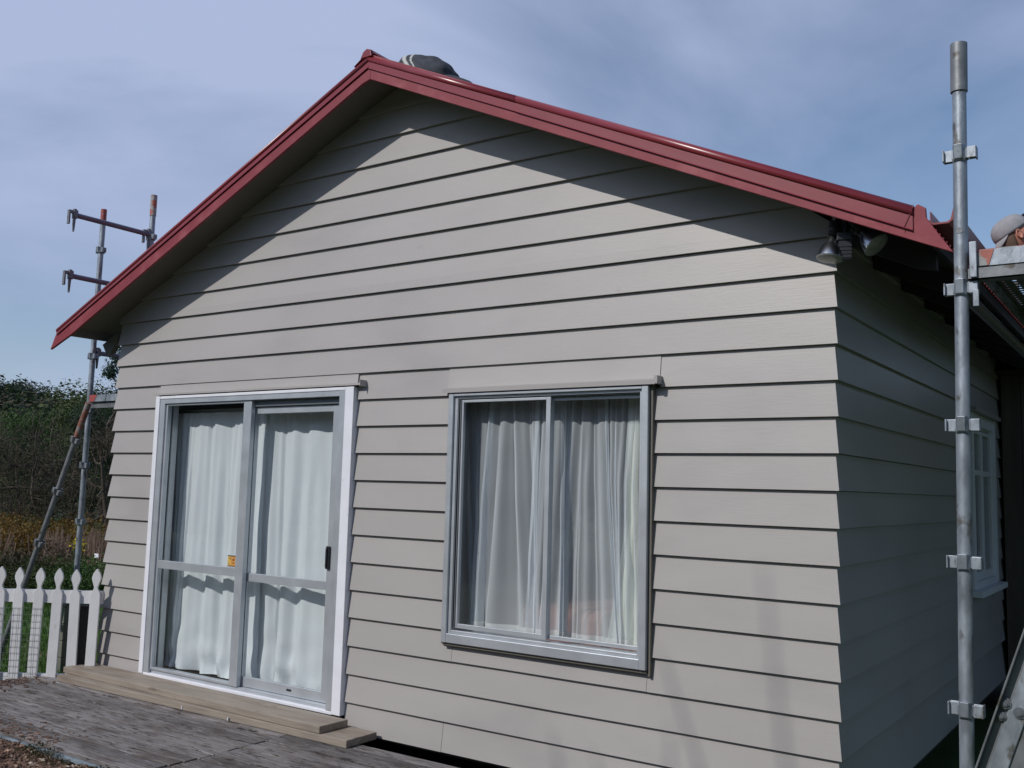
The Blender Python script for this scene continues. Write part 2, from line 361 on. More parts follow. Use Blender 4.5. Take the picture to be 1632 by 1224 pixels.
# linings behind the boards, with the openings left free
lb = MB()
def lining(x0, x1, z0, z1): lb.box((x0, TH+.001, z0), (x1, TH+.10, z1))
lining(-W+TH, DX0, -2.15, 0.45); lining(DX1, WX0, -2.15, 0.45); lining(WX1, -TH-.001, -2.15, 0.45)
lining(DX0, DX1, DZ1, 0.45); lining(WX0, WX1, WZ1, 0.45); lining(WX0, WX1, -2.15, WZ0)
n = 24
gx = [-W+.1+(W-.2)*i/n for i in range(n+1)]
for a, b_ in zip(gx, gx[1:]):
    za, zbb = min(zs(a), zs(b_))-.03, 0
    lb.box((a, TH+.001, 0.45), (b_, TH+.05, max(za, .46)))
lb.box((-TH-.10, TH+.10, -2.10), (-TH-.001, SY0, 0.45)); lb.box((-TH-.10, SY1, -2.10), (-TH-.001, YB, 0.45))
lb.box((-TH-.10, SY0, -2.10), (-TH-.001, SY1, SZ0)); lb.box((-TH-.10, SY0, SZ1), (-TH-.001, SY1, 0.45))
lb.box((-W+TH+.001, TH+.10, -2.15), (-W+TH+.10, YB, 0.45))
lb.box((-W+.03, YB-.1, -2.15), (-.03, YB, 1.5))
lb.build('wall_lining', M_room, house)
fb = MB(); fb.box((-W+.04, .04, -2.17), (-.04, YB-.1, -2.08)); fb.build('floor', M_floorin, house)
cbm = MB(); cbm.box((-W+.14, .14, 0.40), (-.14, YB-.1, 0.44)); cbm.build('ceiling', M_room, house)
pw = MB(); pw.box((-2.66, .14, -2.08), (-2.58, 3.4, .40)); pw.box((-W+.14, 3.4, -2.08), (-.14, 3.46, .40)); pw.build('inner_wall', M_room, house)
# piles, and set-back boards coloured near-black as the shaded void under the cladding
for px_ in (-5.1, -3.9, -2.7, -1.5, -0.35):
    for py_ in (0.35, 2.2, 4.2):
        pl = MB(); pl.box((px_-.07, py_-.07, GZ-.1), (px_+.07, py_+.07, -2.17)); pl.build('pile', M_under, house)
ub = MB(); ub.box((-W+.1, .5, GZ-.1), (-.5, .53, -2.17)); ub.box((-.53, .53, GZ-.1), (-.5, YB-.2, -2.17)); ub.build('base_board', M_under, house)

# soffit, roof sheet, barge boards, flashings
def slab(x0, x1, off0, off1, y0, y1, b):
    def fn(x, z, y): return (x, y, z)
    poly = [(x0, zb(x0)+off0), (x1, zb(x1)+off0), (x1, zb(x1)+off1), (x0, zb(x0)+off1)]
    b.prism(poly, fn, y0, y1)
ELX, ERX = -5.70, 0.43
for x0, x1, ya, yb_, mt in ((ELX, RX-.0005, YO+.0205, YB+.2, M_soffit), (RX+.0005, -.001, YO+.0205, YB+.2, M_soffit), (0.0, ERX, YO+.0205, YB+.2, M_under)):  # right eave strip gets a near-black copy, its shade put into the colour
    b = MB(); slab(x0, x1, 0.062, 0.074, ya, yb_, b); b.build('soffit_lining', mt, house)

# corrugated roof
for x0, x1 in ((-5.86, RX), (RX, 0.442)):
    b = MB(); ny = 560; vs = []
    for i in range(ny+1):
        y = YO+.03+(YB+.3-YO)*i/ny; o = 0.009*math.sin(i*math.pi/3)
        for x in (x0, x1): vs.append((x, y, zb(x)+.118+o))
    b.add(vs, [(2*i, 2*i+1, 2*i+3, 2*i+2) for i in range(ny)], 0, True)
    b.build('roof_iron', M_roof, house)
b = MB()
for sx_ in (0, 1):
    x0, x1 = ((ELX, RX), (RX, ERX))[sx_]
    slab(x0, x1, 0.0745, 0.105, YO+.05, YB+.15, b)
b.build('roof_framing', M_under, house)
def barge(poly, name='barge_board', y0=YO, y1=YO+.02, mt=M_barge, bev=.002):
    b = MB(); b.prism(poly, lambda x, z, y: (x, y, z), y0, y1); return b.build(name, mt, house, bevel=bev)
cxl = -2.742; zc = zb(RX)+.012
barge([(-5.952, 0.291), (-5.68, zb(-5.68)), (cxl, zb(cxl)+.004), (RX+.018, zb(RX)), (RX+.018, zb(RX)+.155), (-5.872, zb(-5.872)+.13)])
barge([(RX+.0195, zb(RX)), (0.536, 0.292), (0.470, 0.392), (0.436, 0.450), (0.434, 0.489), (0.405, 0.508), (0.385, zb(.385)+.15), (RX+.0195, zb(RX)+.155)])
# flanged flashing over the barge: flat flange + roll
def rollprof(fl, r):
    # in-plane (u = height above barge bottom line, d = y out)
    pts = [(fl, -0.006), (fl, -0.0035)]
    return pts
def flashing(x0, x1, f0, f1, r0, r1, yo, name='barge_flashing'):
    """flange bottom f0->f1 above the barge line, roll radius r; sweeps from x0 to x1"""
    b = MB(); n = 14; rings = []; fl = []
    for x, f, r in ((x0, f0, r0), (x1, f1, r1)):
        ring = []
        base = zb(x); top = base+.118; cy = yo-.002+r*.70; cz = top+r*.70
        fl += [(x, yo-.004, base+f), (x, yo-.001, base+f+.006), (x, yo, top)]
        for i in range(n+1):
            a = R(225)-R(235)*i/n
            ring.append((x, cy+r*math.cos(a), cz+r*math.sin(a)))
        ring.append((x, cy+.14, base+.128)); rings.append(ring)
    b.add(fl, [(0, 1, 4, 3), (1, 2, 5, 4)])
    b.add([fl[2], rings[0][0], rings[1][0], fl[5]], [(0, 1, 2, 3)])
    k = len(rings[0])
    b.add(rings[0]+rings[1], [(i, i+1, k+i+1, k+i) for i in range(k-1)], 0, True)
    o = b.build(name, M_flash if name == 'barge_flashing' else M_flash, house)
    s = o.modifiers.new('solid', 'SOLIDIFY'); s.thickness = .0018; s.offset = 1
    return o
flashing(-5.872, RX+.01, .092, .078, .017, .022, YO-.004)
flashing(-1.598, RX-.004, .068, .074, .0245, .022, YO-.004)
flashing(0.386, -1.60, .054, .067, .0255, .0247, YO-.006)
# closed end of the flashing at the right eave
b = MB(); b.prism([(0.3885, zb(.388)+.150), (0.3885, zb(.388)+.165), (0.352, zb(.352)+.05), (0.349, zb(.352)+.045)], lambda x, z, y: (x, y, z), YO-.012, YO-.0075); b.build('flashing_end', M_flash, house)
# ridge cap: small folded end at the apex, running back
b = MB(); prof = [(-.12, -.045), (-.035, .008), (-.02, .03), (0, .038), (.02, .03), (.035, .008), (.12, -.045)]
zt = zb(RX)+.155
vs = [(RX+.0+u, YO+.0, zt+v) for u, v in prof]+[(RX+u, YB+.3, zt+v) for u, v in prof]
k = len(prof); b.add(vs, [(i, i+1, k+i+1, k+i) for i in range(k-1)])
o = b.build('ridge_cap', M_flash, house); s = o.modifiers.new('solid', 'SOLIDIFY'); s.thickness = .002
b = MB(); b.prism([(RX-.05, zt-.02), (RX+.04, zt-.02), (RX+.03, zt+.02), (RX+.0, zt+.034), (RX-.03, zt+.018)], lambda x, z, y: (x, y, z), YO-.02, YO+.01); b.build('ridge_cap_end', M_flash, house, bevel=.004)
# fascias and gutters on the eaves
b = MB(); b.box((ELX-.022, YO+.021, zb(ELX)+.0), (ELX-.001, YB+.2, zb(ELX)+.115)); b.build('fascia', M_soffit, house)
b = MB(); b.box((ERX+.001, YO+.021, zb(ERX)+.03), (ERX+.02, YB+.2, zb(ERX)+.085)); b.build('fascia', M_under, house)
def gutter(x, sgn, zt_):
    b = MB(); pr = [(0, 0), (0, -.045), (.012, -.056), (.07, -.056), (.085, -.045), (.095, 0), (.088, .003), (.078, -.040), (.066, -.049), (.014, -.049), (.004, -.043), (.004, 0)]
    b.prism([(x+sgn*u, zt_+v) for u, v in pr], lambda X, Z, Y: (X, Y, Z), YO+.03, YB+.2); return b.build('gutter', M_roof, house)
gutter(0.444, 1, .478); gutter(-5.724, -1, zb(-5.75)+.115)
# rafter brackets under the eaves
b = MB(); b.prism([(-5.70, .35), (-5.50, .44), (-5.50, .37), (-5.60, .27), (-5.64, .27)], lambda x, z, y: (x, y, z), 0.01, 0.055); b.build('eave_bracket', M_soffit, house)
for y in (0.02, .62, 1.22, 1.82, 2.42, 3.02, 3.62, 4.22):
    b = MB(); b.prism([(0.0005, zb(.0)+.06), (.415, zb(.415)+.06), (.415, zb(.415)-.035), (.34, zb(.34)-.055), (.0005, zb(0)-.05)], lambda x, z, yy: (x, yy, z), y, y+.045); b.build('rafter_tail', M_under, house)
# ---- sliding door
FY = -0.030
b = MB()
b.box((-4.915, FY, -2.055), (-4.868, FY+.05, -.088)); b.box((-3.006, FY, -2.062), (-2.934, FY+.05, -.088)); b.box((-4.867, FY+.001, -.108), (-3.007, FY+.05, -.088))
b.box((-4.867, FY+.004, -2.066), (-3.007, .10, -2.046))
door = b.build('sliding_door', M_white, house, bevel=.003)
b = MB()
b.box((-4.8675, FY+.006, -2.045), (-4.812, .10, -.1085)); b.box((-3.058, FY+.004, -2.045), (-3.0065, .10, -.1085)); b.box((-4.811, FY+.006, -.143), (-3.059, .10, -.1085)); b.box((-4.811, .0, -2.045), (-3.059, .10, -2.025))
b.build('door_frame', M_alu, door, bevel=.002)
b = MB()
for y in (.012, .034): b.box((-4.8115, y, -2.02), (-4.795, y+.008, -.15))
b.box((-3.93, .015, -.185), (-3.06, .03, -.145)); b.build('door_track', M_aludark, door)
def sash(x0, x1, z0, z1, y0, y1, wl, wr, wb, wt, rails, name='door_sash', par=None, mt=M_alu):
    b = MB()
    b.box((x0, y0, z0), (x0+wl, y1, z1)); b.box((x1-wr, y0, z0), (x1, y1, z1))
    b.box((x0+wl, y0+.001, z0), (x1-wr, y1-.001, z0+wb)); b.box((x0+wl, y0+.001, z1-wt), (x1-wr, y1-.001, z1))
    for (a, c) in rails: b.box((x0+wl, y0+.001, a), (x1-wr, y1-.001, c))
    return b.build(name, mt, par, bevel=.0015)
def pane(x0, x1, z0, z1, y, par):
    b = MB(); b.box((x0, y, z0), (x1, y+.004, z1)); return b.build('glass_pane', M_glass, par)
sash(-4.808, -3.886, -2.022, -.145, -.012, .022, .018, .078, .016, .012, [(-1.318, -1.262)], par=door)
sash(-3.950, -3.060, -2.022, -.190, .030, .062, .062, .098, .062, .042, [(-1.345, -1.292)], par=door)
pane(-4.79, -3.964, -1.262, -.157, .006, door); pane(-4.79, -3.964, -2.006, -1.318, .006, door)
pane(-3.888, -3.158, -1.292, -.232, .044, door); pane(-3.888, -3.158, -1.96, -1.345, .044, door)
b = MB(); b.box((-3.156, .014, -1.215), (-3.128, .03, -1.075)); b.box((-3.150, .004, -1.205), (-3.138, .014, -1.085)); b.build('door_handle', M_black, door, bevel=.003)
b = MB(); b.box((-3.46, .027, -1.993), (-3.42, .0297, -1.981)); b.build('latch_slot', M_black, door)
M_stk = [mat('sticker_orange', (0.60, 0.27, 0.06), .5, var=.1, vscale=40), mat('sticker_yellow', (0.60, 0.40, 0.10), .5, var=.1, vscale=40), mat('sticker_dark', (0.10, 0.08, 0.05), .5)]
b = MB()
b.box((-4.028, .0035, -1.252), (-3.970, .0055, -1.188), mi=0); b.box((-4.060, .0035, -1.252), (-4.0285, .0055, -1.188), mi=1)
b.box((-4.060, .0025, -1.190), (-3.970, .0056, -1.183), mi=2); b.box((-4.060, .0025, -1.257), (-3.970, .0056, -1.2505), mi=2)
b.box((-4.042, .0028, -1.208), (-4.030, .0034, -1.200), mi=2); b.box((-4.008, .0028, -1.218), (-3.994, .0034, -1.204), mi=2); b.box((-4.012, .0028, -1.236), (-3.992, .0034, -1.231), mi=2)
b.box((-4.055, .0028, -1.243), (-4.035, .0034, -1.239), mi=2)
tag(b.build('safety_sticker', M_stk, door), 'small orange and yellow safety sticker on the left glass pane')
# inner reveal / jamb linings of the door opening
b = MB()
b.box((-4.917, .1, -2.08), (-4.868, .135, -.06)); b.box((-4.96, .1355, -2.08), (-4.885, .15, -.06)); b.box((-3.0, .1, -2.08), (-2.935, .15, -.06))
b.build('door_reveal', M_reveal, door)
b = MB(); b.prism([(0, 0), (-.046, -.008), (-.046, -.021), (-.043, -.021), (-.043, -.010), (0, -.002)], lambda d, z, x: (x, LIP*.6+d, DZ1+.002+z), -4.945, -2.868)
b.box((-2.8675, -.05, DZ1-.028), (-2.865, .01, DZ1+.012)); b.build('head_flashing', M_wall, door)
# ---- window
WY = -0.040
def wframe(b, x0, x1, z0, z1, y0, y1, wl, wr, wb, wt):
    b.box((x0, y0, z0), (x0+wl, y1, z1)); b.box((x1-wr, y0, z0), (x1, y1, z1)); b.box((x0+wl, y0+.001, z0), (x1-wr, y1, z0+wb)); b.box((x0+wl, y0+.001, z1-wt), (x1-wr, y1, z1))
b = MB(); wframe(b, -2.180, -.920, -1.545, -.160, WY, .05, .034, .036, .050, .016); win = b.build('wide_window', M_alu, house, bevel=.003)
b = MB(); wframe(b, -2.1455, -.9565, -1.4945, -.1765, WY+.016, .06, .022, .016, .018, .014); b.build('window_frame', M_alu, win, bevel=.002)
b = MB()
for x in (-2.123, -2.108): b.box((x, WY+.020, -1.462), (x+.006, .06, -.192))
b.box((-2.12, WY+.028, -.196), (-.975, .05, -.1905)); b.build('window_track', M_aludark, win)
sash(-2.100, -1.506, -1.4635, -.197, -.016, .006, .012, .028, .024, .014, [], 'window_sash', win)
sash(-1.534, -.974, -1.4635, -.1975, .010, .030, .026, .012, .020, .018, [], 'window_sash', win)
pane(-2.088, -1.534, -1.44, -.211, -.006, win); pane(-1.508, -.986, -1.444, -.216, .018, win)
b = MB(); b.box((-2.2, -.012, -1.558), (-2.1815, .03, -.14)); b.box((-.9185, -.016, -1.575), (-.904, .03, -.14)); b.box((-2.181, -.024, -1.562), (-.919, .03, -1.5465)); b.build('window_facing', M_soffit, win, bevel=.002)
b = MB(); b.prism([(0, 0), (-.060, -.014), (-.060, -.038), (-.057, -.038), (-.057, -.017), (0, -.003)], lambda d, z, x: (x, LIP*.6+d, WZ1+.004+z), -2.222, -.880)
b.box((-.8795, -.058, WZ1-.032), (-.862, .012, WZ1+.008)); b.build('head_flashing', M_wall, win)
b = MB(); b.box((-2.196, .1305, -1.57), (-.90, .16, -1.50)); b.box((-2.196, .10, -1.5), (-2.16, .16, -.13)); b.box((-.94, .10, -1.5), (-.906, .16, -.13)); b.build('window_reveal', M_reveal, win)
# ---- side window
b = MB(); 
def rbox(b, s0, s1, z0, z1, d0, d1): b.box((-d1, s0, z0), (-d0, s1, z1))
rbox(b, SY0, SY0+.09, SZ0, SZ1, -.022, .06); rbox(b, SY1-.09, SY1, SZ0, SZ1, -.022, .06); rbox(b, SY0+.09, SY1-.09, SZ1-.09, SZ1, -.02, .06); rbox(b, SY0+.09, SY1-.09, SZ0, SZ0+.05, -.02, .06)
swin = b.build('side_window', M_whitewin, house, bevel=.003)
b = MB(); rbox(b, SY0-.04, SY1+.05, SZ0-.045, SZ0-.002, -.075, .02); b.build('window_sill', M_whitewin, swin, bevel=.004)
b = MB(); rbox(b, SY0-.04, SY1+.04, SZ1+.003, SZ1+.03, -.06, .02); b.build('head_flashing', M_wall, swin)
def rsash(s0, s1):
    b = MB(); z0, z1 = SZ0+.052, SZ1-.092; w_ = .05
    rbox(b, s0, s0+w_, z0, z1, .0, .04); rbox(b, s1-w_, s1, z0, z1, .0, .04)
    for a, c in ((z0, z0+.06), (z1-w_, z1), (z0+(z1-z0)*.68, z0+(z1-z0)*.68+.04)): rbox(b, s0+w_, s1-w_, a, c, .001, .039)
    b.build('window_sash', M_whitewin, swin, bevel=.002)
    for a, c in ((z0+.06, z0+(z1-z0)*.68), (z0+(z1-z0)*.68+.04, z1-w_)):
        b = MB(); rbox(b, s0+w_, s1-w_, a, c, .018, .022); b.build('glass_pane', M_glass, swin)
mid = (SY0+SY1)/2
rsash(SY0+.091, mid-.001); rsash(mid+.001, SY1-.091)

# ------------------------------------------------------------------ curtains
def curtain(name, x0, x1, ztop, zbot, y, amp, nf, m_, label, cat, seed, flare=0.0, hem=0.0, bunch=None, hm=None, zseg=44, group=None, lean=0.0, gather=0.0):
    rnd = random.Random(seed); nx = 260
    ph = [rnd.uniform(0, 6.28) for _ in range(6)]; fq = [nf*(.55+.9*rnd.random()) for _ in range(4)]
    b = MB(); vs = []
    for j in range(zseg+1):
        t = j/zseg                      # 0 top 1 bottom
        for i in range(nx+1):
            s = i/nx
            a = amp*(.30+.70*min(1, t*2.2))
            f = math.sin(2*math.pi*nf*s+ph[0]+1.1*math.sin(2*math.pi*1.3*s+ph[1])+.35*t*math.sin(5*s+ph[2]))
            f2 = math.sin(2*math.pi*fq[0]*1.7*s+ph[3]+.8*t)*.45+math.sin(2*math.pi*fq[1]*3.1*s+ph[4])*.22*(1-.6*t)
            f3 = math.sin(2*math.pi*(nf*3.3)*s+ph[5])*.35*max(0, 1-t*4)
            wr = .006*noise.noise(Vector((s*14+seed, t*6, seed)))+(.05*t**9*noise.noise(Vector((s*9+seed, t*16, seed))) if hem else 0)
            yy = y + a*(f+f2+f3)*.5 + wr + flare*t*t*.3*math.sin(3*s+seed)
            xx = x0+(x1-x0)*s + .012*math.cos(2*math.pi*nf*s+ph[0]) + lean*t*(1-s)
            if gather: xx += gather*(x1-x0)*(math.sin(2*math.pi*2.3*s+ph[2]+.5*t)+.5*math.sin(2*math.pi*5.1*s+ph[3]-.6*t))*math.sin(math.pi*s)
            if bunch: xx += bunch(s, t)
            zz = ztop+(zbot-ztop)*t
            zz += hem*(t**6)*(.5+.5*noise.noise(Vector((s*5+seed*3, 2.2, seed))))
            vs.append((xx, yy, zz))
    K_ = nx+1
    for j in range(zseg):
        for i in range(nx):
            mi = 1 if (hm and j >= zseg-1) else 0
            b.add([], []); b.f.append((j*K_+i, j*K_+i+1, (j+1)*K_+i+1, (j+1)*K_+i)); b.m.append(mi); b.sm.append(True)
    b.v = vs
    o = b.build(name, [m_, hm] if hm else [m_], fix=False); return tag(o, label, cat, group)
curtain('curtain', -4.93, -3.92, -.20, -2.050, .155, .050, 4.6, M_curt, 'white cloth curtain behind the left glass of the sliding door, hem lifted off the floor', 'curtain', 3, hem=.05,
        bunch=lambda s, t: -.05*(1-s)*t*t+.05*math.sin(s*13+1)*t, group='curtains behind the sliding door')
curtain('curtain', -3.95, -3.00, -.21, -2.058, .17, .050, 3.9, M_curt, 'white cloth curtain behind the right glass of the sliding door, crumpled at the hem', 'curtain', 11, hem=.07, bunch=lambda s, t: .05*math.sin(s*11+.5)*t, group='curtains behind the sliding door')
curtain('net_curtain', -2.205, -1.47, -.20, -1.462, .115, .036, 11, M_sheer, 'sheer white net curtain hanging in the left half of the wide window', 'net curtain', 5, hm=M_hem, gather=.05, bunch=lambda s, t: .075*math.sin(s*12+.8)*t+.035*math.sin(s*25)*t*t, group='net curtains in the wide window')
curtain('net_curtain', -1.545, -1.05, -.20, -1.468, .140, .034, 9.5, M_sheer, 'sheer white net curtain in the right half of the wide window, drawn to its mullion', 'net curtain', 8, hm=M_hem, gather=.055, bunch=lambda s, t: .07*math.sin(s*10+2.2)*t+.10*s*max(0, t-.35), group='net curtains in the wide window')
curtain('curtain', -1.13, -.945, -.19, -1.475, .145, .020, 2.2, M_cream, 'narrow cream curtain at the right edge of the wide window', 'curtain', 21, bunch=lambda s, t: -.11*(1-s)*max(0, t-.5)*2)
b = MB(); b.box((-5.0, .24, -.185), (-3.0, .255, -.165)); cr_ = tag(b.build('curtain_rail', M_reveal), 'curtain rail above the sliding door curtains, dim behind the glass', 'curtain rail')
# bed seen through the nets
bed = empty('bed', (-1.5, 1.0, -2.08), 'bed with pink bedding seen dimly through the net curtains', 'bed')
b = MB(); b.box((-2.2, .42, -1.75), (-.75, 2.2, -1.36)); o = b.build('mattress', M_pink, bed, bevel=.05)
b = MB(); b.box((-2.2, .42, -2.0), (-.75, 2.2, -1.78)); [b.box((x, y, -2.08), (x+.06, y+.06, -2.0)) for x in (-2.18, -.83) for y in (.44, 2.1)]; b.build('bed_base', M_room, bed)

# ------------------------------------------------------------------ floodlights
def axis_m(c, z, x=None):
    z = Vector(z).normalized(); u = z.orthogonal().normalized(); v = z.cross(u)
    M_ = Matrix((u, v, z)).transposed().to_4x4(); M_.translation = Vector(c); return M_
def flood(c, d, base, label, group):
    root = empty('floodlight', base, label, 'floodlight', group)
    M_ = axis_m(c, d)             # local +z out of the lamp
    b = MB(); b.lathe([(.012, -.105), (.022, -.10), (.024, -.075), (.040, -.055), (.052, -.025), (.0585, -.006), (.060, .0)], M_, 28); b.build('reflector', M_chrome, root)
    b = MB(); b.lathe([(.0595, .0), (.056, .006), (.04, .011), (.02, .0135), (.0005, .014)], M_, 28); b.build('lamp_glass', M_lampglass, root)
    b = MB(); b.lathe([(.0005, -.165), (.026, -.165), (.027, -.10), (.0005, -.10)], M_, 18)
    for i in range(5): b.lathe([(.0265, -.160+i*.012), (.030, -.157+i*.012), (.0265, -.154+i*.012)], M_, 18)
    b.build('lamp_holder', M_black, root, fix=True)
    e = M_ @ Vector((0, 0, -.15)); b = MB(); b.path([e, (Vector(e)+Vector(base))/2+Vector((0, 0, .004)), base], .013, 10); b.lathe([(.0005, 0), (.03, 0), (.032, -.022), (.0005, -.024)], Matrix.Translation(base), 18); b.build('arm', M_black, root)
    return root
flood((0.016, -.16, .352), (-.10, -.16, -1.0), (0.055, -.10, zs(.05)-.0), 'left spot floodlight under the eave corner, pointing down along the front wall', 'spot floodlights under the eave corner')
flood((0.205, -.13, .395), (.60, -.12, -.66), (0.10, -.085, zs(.10)), 'right spot floodlight under the eave corner, turned outward from the wall', 'spot floodlights under the eave corner')
sr = empty('motion_sensor', (0.075, -.12, zs(.075)), 'black ribbed motion sensor hanging between the two floodlights', 'motion sensor')
b = MB(); b.box((-.034, -.02, -.02), (.034, .02, .02), Matrix.Translation((0.078, -.15, .442)) @ Matrix.Rotation(.3, 4, 'Z')); b.build('sensor_hood', M_black, sr, bevel=.006)
b = MB(); b.box((-.026, -.016, -.045), (.026, .016, .034), Matrix.Translation((0.078, -.15, .386)) @ Matrix.Rotation(.3, 4, 'Z'))
for i in range(4): b.box((-.028, -.019, -.040+i*.016), (.028, .0165, -.034+i*.016), Matrix.Translation((0.078, -.15, .386)) @ Matrix.Rotation(.3, 4, 'Z'))
b.build('sensor_body', M_black, sr); b = MB(); b.tube((0.078, -.13, .45), (0.075, -.12, zs(.075)), .014); b.build('arm', M_black, sr)

# ------------------------------------------------------------------ jacket bundled on the roof
def blob(name, mt, par, ctr, rad, amp, seed, rot=0, sub=4, flat=None):
    bm = bmesh.new(); bmesh.ops.create_icosphere(bm, subdivisions=sub, radius=1)
    for v in bm.verts:
        n = noise.noise(v.co*1.6+Vector((seed, 0, 0)))*amp + noise.noise(v.co*4+Vector((0, seed, 0)))*amp*.35
        v.co = v.co*(1+n)
        v.co = Matrix.Rotation(rot, 3, 'Y') @ Vector((v.co.x*rad[0], v.co.y*rad[1], v.co.z*rad[2]))+Vector(ctr)
    me = bpy.data.meshes.new(name); bm.to_mesh(me); bm.free(); me.materials.append(mt)
    for p in me.polygons: p.use_smooth = True
    o = bpy.data.objects.new(name, me); COL.objects.link(o); o.parent = par
    if par: o.matrix_parent_inverse = par.matrix_basis.inverted()
    return o
jk = empty('jacket', (-2.5, .25, 1.9), 'dark grey jacket with a pale stripe bundled on the roof just right of the ridge', 'jacket')
jb = blob('body', M_jacket, jk, (-2.715, .30, 1.950), (.25, .19, .150), .12, 5.3, R(23), sub=6)
jb.data.materials.append(M_stripe)
for p_ in jb.data.polygons:      # pale reflective bands sewn round the back
    c_ = Matrix.Rotation(R(-23), 3, 'Y') @ (p_.center-Vector((-2.715, .30, 1.950))); u_, v_ = c_.x/.25, c_.z/.15
    q_ = .72*u_+.69*v_+.10*math.sin(4*v_)
    if .04 < q_ < .17 or .27 < q_ < .32: p_.material_index = 1
blob('sleeve', M_jacket, jk, (-2.45, .30, 1.835), (.17, .12, .070), .2, 9.1, R(26))

# ------------------------------------------------------------------ deck, planks, path
dk = empty('timber_deck', (-3.5, -.7, GZ), 'weathered grey timber deck in front of the sliding door', 'deck')
rd = random.Random(5)
y = -.155
BW = .093
meshes = []
for r_ in range(12):
    for (x0, x1) in ((-5.78, -3.105), (-3.099, -0.3)):
        b = MB(); dz = rd.uniform(-.005, .004); xx0 = x0+(rd.uniform(-.02, .03) if x0 < -5 else 0)
        b.box((xx0, y-BW+.006, -2.19), (x1, y-.006, -2.15+dz)); b.build('deck_board', M_deck, dk, bevel=.004)
    y -= BW
DF = y
b = MB(); b.box((-5.76, DF-.028, -2.34), (-.3, DF-.003, -2.165)); b.build('edge_board', M_deckedge, dk, bevel=.004)
b = MB()
for x in (-5.7, -5.1, -4.5, -3.9, -3.15, -3.05, -2.5, -1.9, -1.3, -.7): b.box((x-.022, DF+.02, -2.32), (x+.022, -.16, -2.192))
b.build('joist', M_under, dk)
def plank(c0, c1, y0, y1, z0, z1, rz, label, zone):
    t = MB(); cx, cy = (c0+c1)/2, (y0+y1)/2; Mx = Matrix.Translation((cx, cy, 0)) @ Matrix.Rotation(rz, 4, 'Z')
    nseg = 24; L_ = c1-c0; Wd = y1-y0; 
    vs = []
    for i in range(nseg+1):
        u = -L_/2+L_*i/nseg; e = .0025*noise.noise(Vector((u*3, zone, 0)))
        for (v, zz) in ((-Wd/2+e, z0), (Wd/2+e, z0), (Wd/2+e, z1), (-Wd/2+e, z1)): vs.append(Mx @ Vector((u, v, zz)))
    fs = []
    for i in range(nseg):
        for k in range(4): fs.append((4*i+k, 4*i+(k+1) % 4, 4*i+4+(k+1) % 4, 4*i+4+k))
    fs += [(0, 1, 2, 3), (4*nseg+3, 4*nseg+2, 4*nseg+1, 4*nseg)]
    t.add(vs, fs); o = t.build('timber_plank', M_plank, bevel=.004); return tag(o, label, 'plank')
plank(-5.46, -2.63, -.298, -.045, -2.145, -2.103, R(.6), 'lower, longer scaffold plank lying on the deck below the sliding door', 1)
plank(-5.50, -2.84, -.262, -.035, -2.102, -2.060, R(-.9), 'upper, shorter scaffold plank stacked at the door sill', 2)

# paint drips on the plank edges
for (x, dz, h_) in ((-4.92, -.006, .022), (-4.70, -.004, .030), (-4.40, -.008, .018), (-4.05, -.002, .020), (-3.6, -.010, .016)):
    b = MB(); b.box((x-.003, -.3035-(x+4.05)*.0105, -2.143+.004), (x+.003, -.292-(x+4.05)*.0105, -2.143+.006+h_)); o_ = b.build('paint_drip', M_white, bpy.data.objects['timber_plank']); tag(o_, 'white paint drip on the plank edge')
# mulch bed in the near left corner
b = MB(); nx, ny = 60, 30; vs = []
def mz(x, y): return -2.190+.035*noise.noise(Vector((x*2.3, y*2.3, 4)))-.10*max(0, -(y-DF)-1.0)*.3 - max(0, (-5.9-x))*.14
for j in range(ny+1):
    for i in range(nx+1):
        x = -7.2+7.0*i/nx; yy = DF-.03-2.6*j/ny; vs.append((x, yy, mz(x, yy)-(.25 if j == ny or i in (0, nx) else 0)))
b.add(vs, [(j*(nx+1)+i, j*(nx+1)+i+1, (j+1)*(nx+1)+i+1, (j+1)*(nx+1)+i) for j in range(ny) for i in range(nx)], 0, True)
tag(b.build('mulch_bed', M_soil, fix=False), kind='structure')
b = MB(); rm = random.Random(2)
for i in range(9000):
    x = rm.uniform(-5.6, -2.6); yy = DF-.035-abs(rm.gauss(0, .42)); z = mz(x, yy)+.004
    s = rm.uniform(.006, .026); Mx = Matrix.Translation((x, yy, z)) @ Matrix.Rotation(rm.uniform(0, 6.3), 4, 'Z') @ Matrix.Rotation(rm.gauss(0, .5), 4, 'X') @ Matrix.Rotation(rm.gauss(0, .4), 4, 'Y')
    b.box((-s, -s*rm.uniform(.3, .7), -.003), (s, s*rm.uniform(.3, .7), .004), Mx)
for i in range(900):
    if rm.random() < .6: x = rm.uniform(-5.75, -3.9); yy = DF+abs(rm.gauss(0, .10))
    else: x = -5.76+abs(rm.gauss(0, .16)); yy = rm.uniform(DF, -.32)
    s = rm.uniform(.004, .014); Mx = Matrix.Translation((x, yy, -2.146)) @ Matrix.Rotation(rm.uniform(0, 6.3), 4, 'Z') @ Matrix.Rotation(rm.gauss(0, .25), 4, 'X')
    b.box((-s, -s*rm.uniform(.25, .6), -.001), (s, s*rm.uniform(.25, .6), .002), Mx)
tag(b.build('bark_mulch', M_chip, fix=False), 'reddish brown bark chips covering the bed in front of the deck', 'bark mulch', kind='stuff')
b = MB()
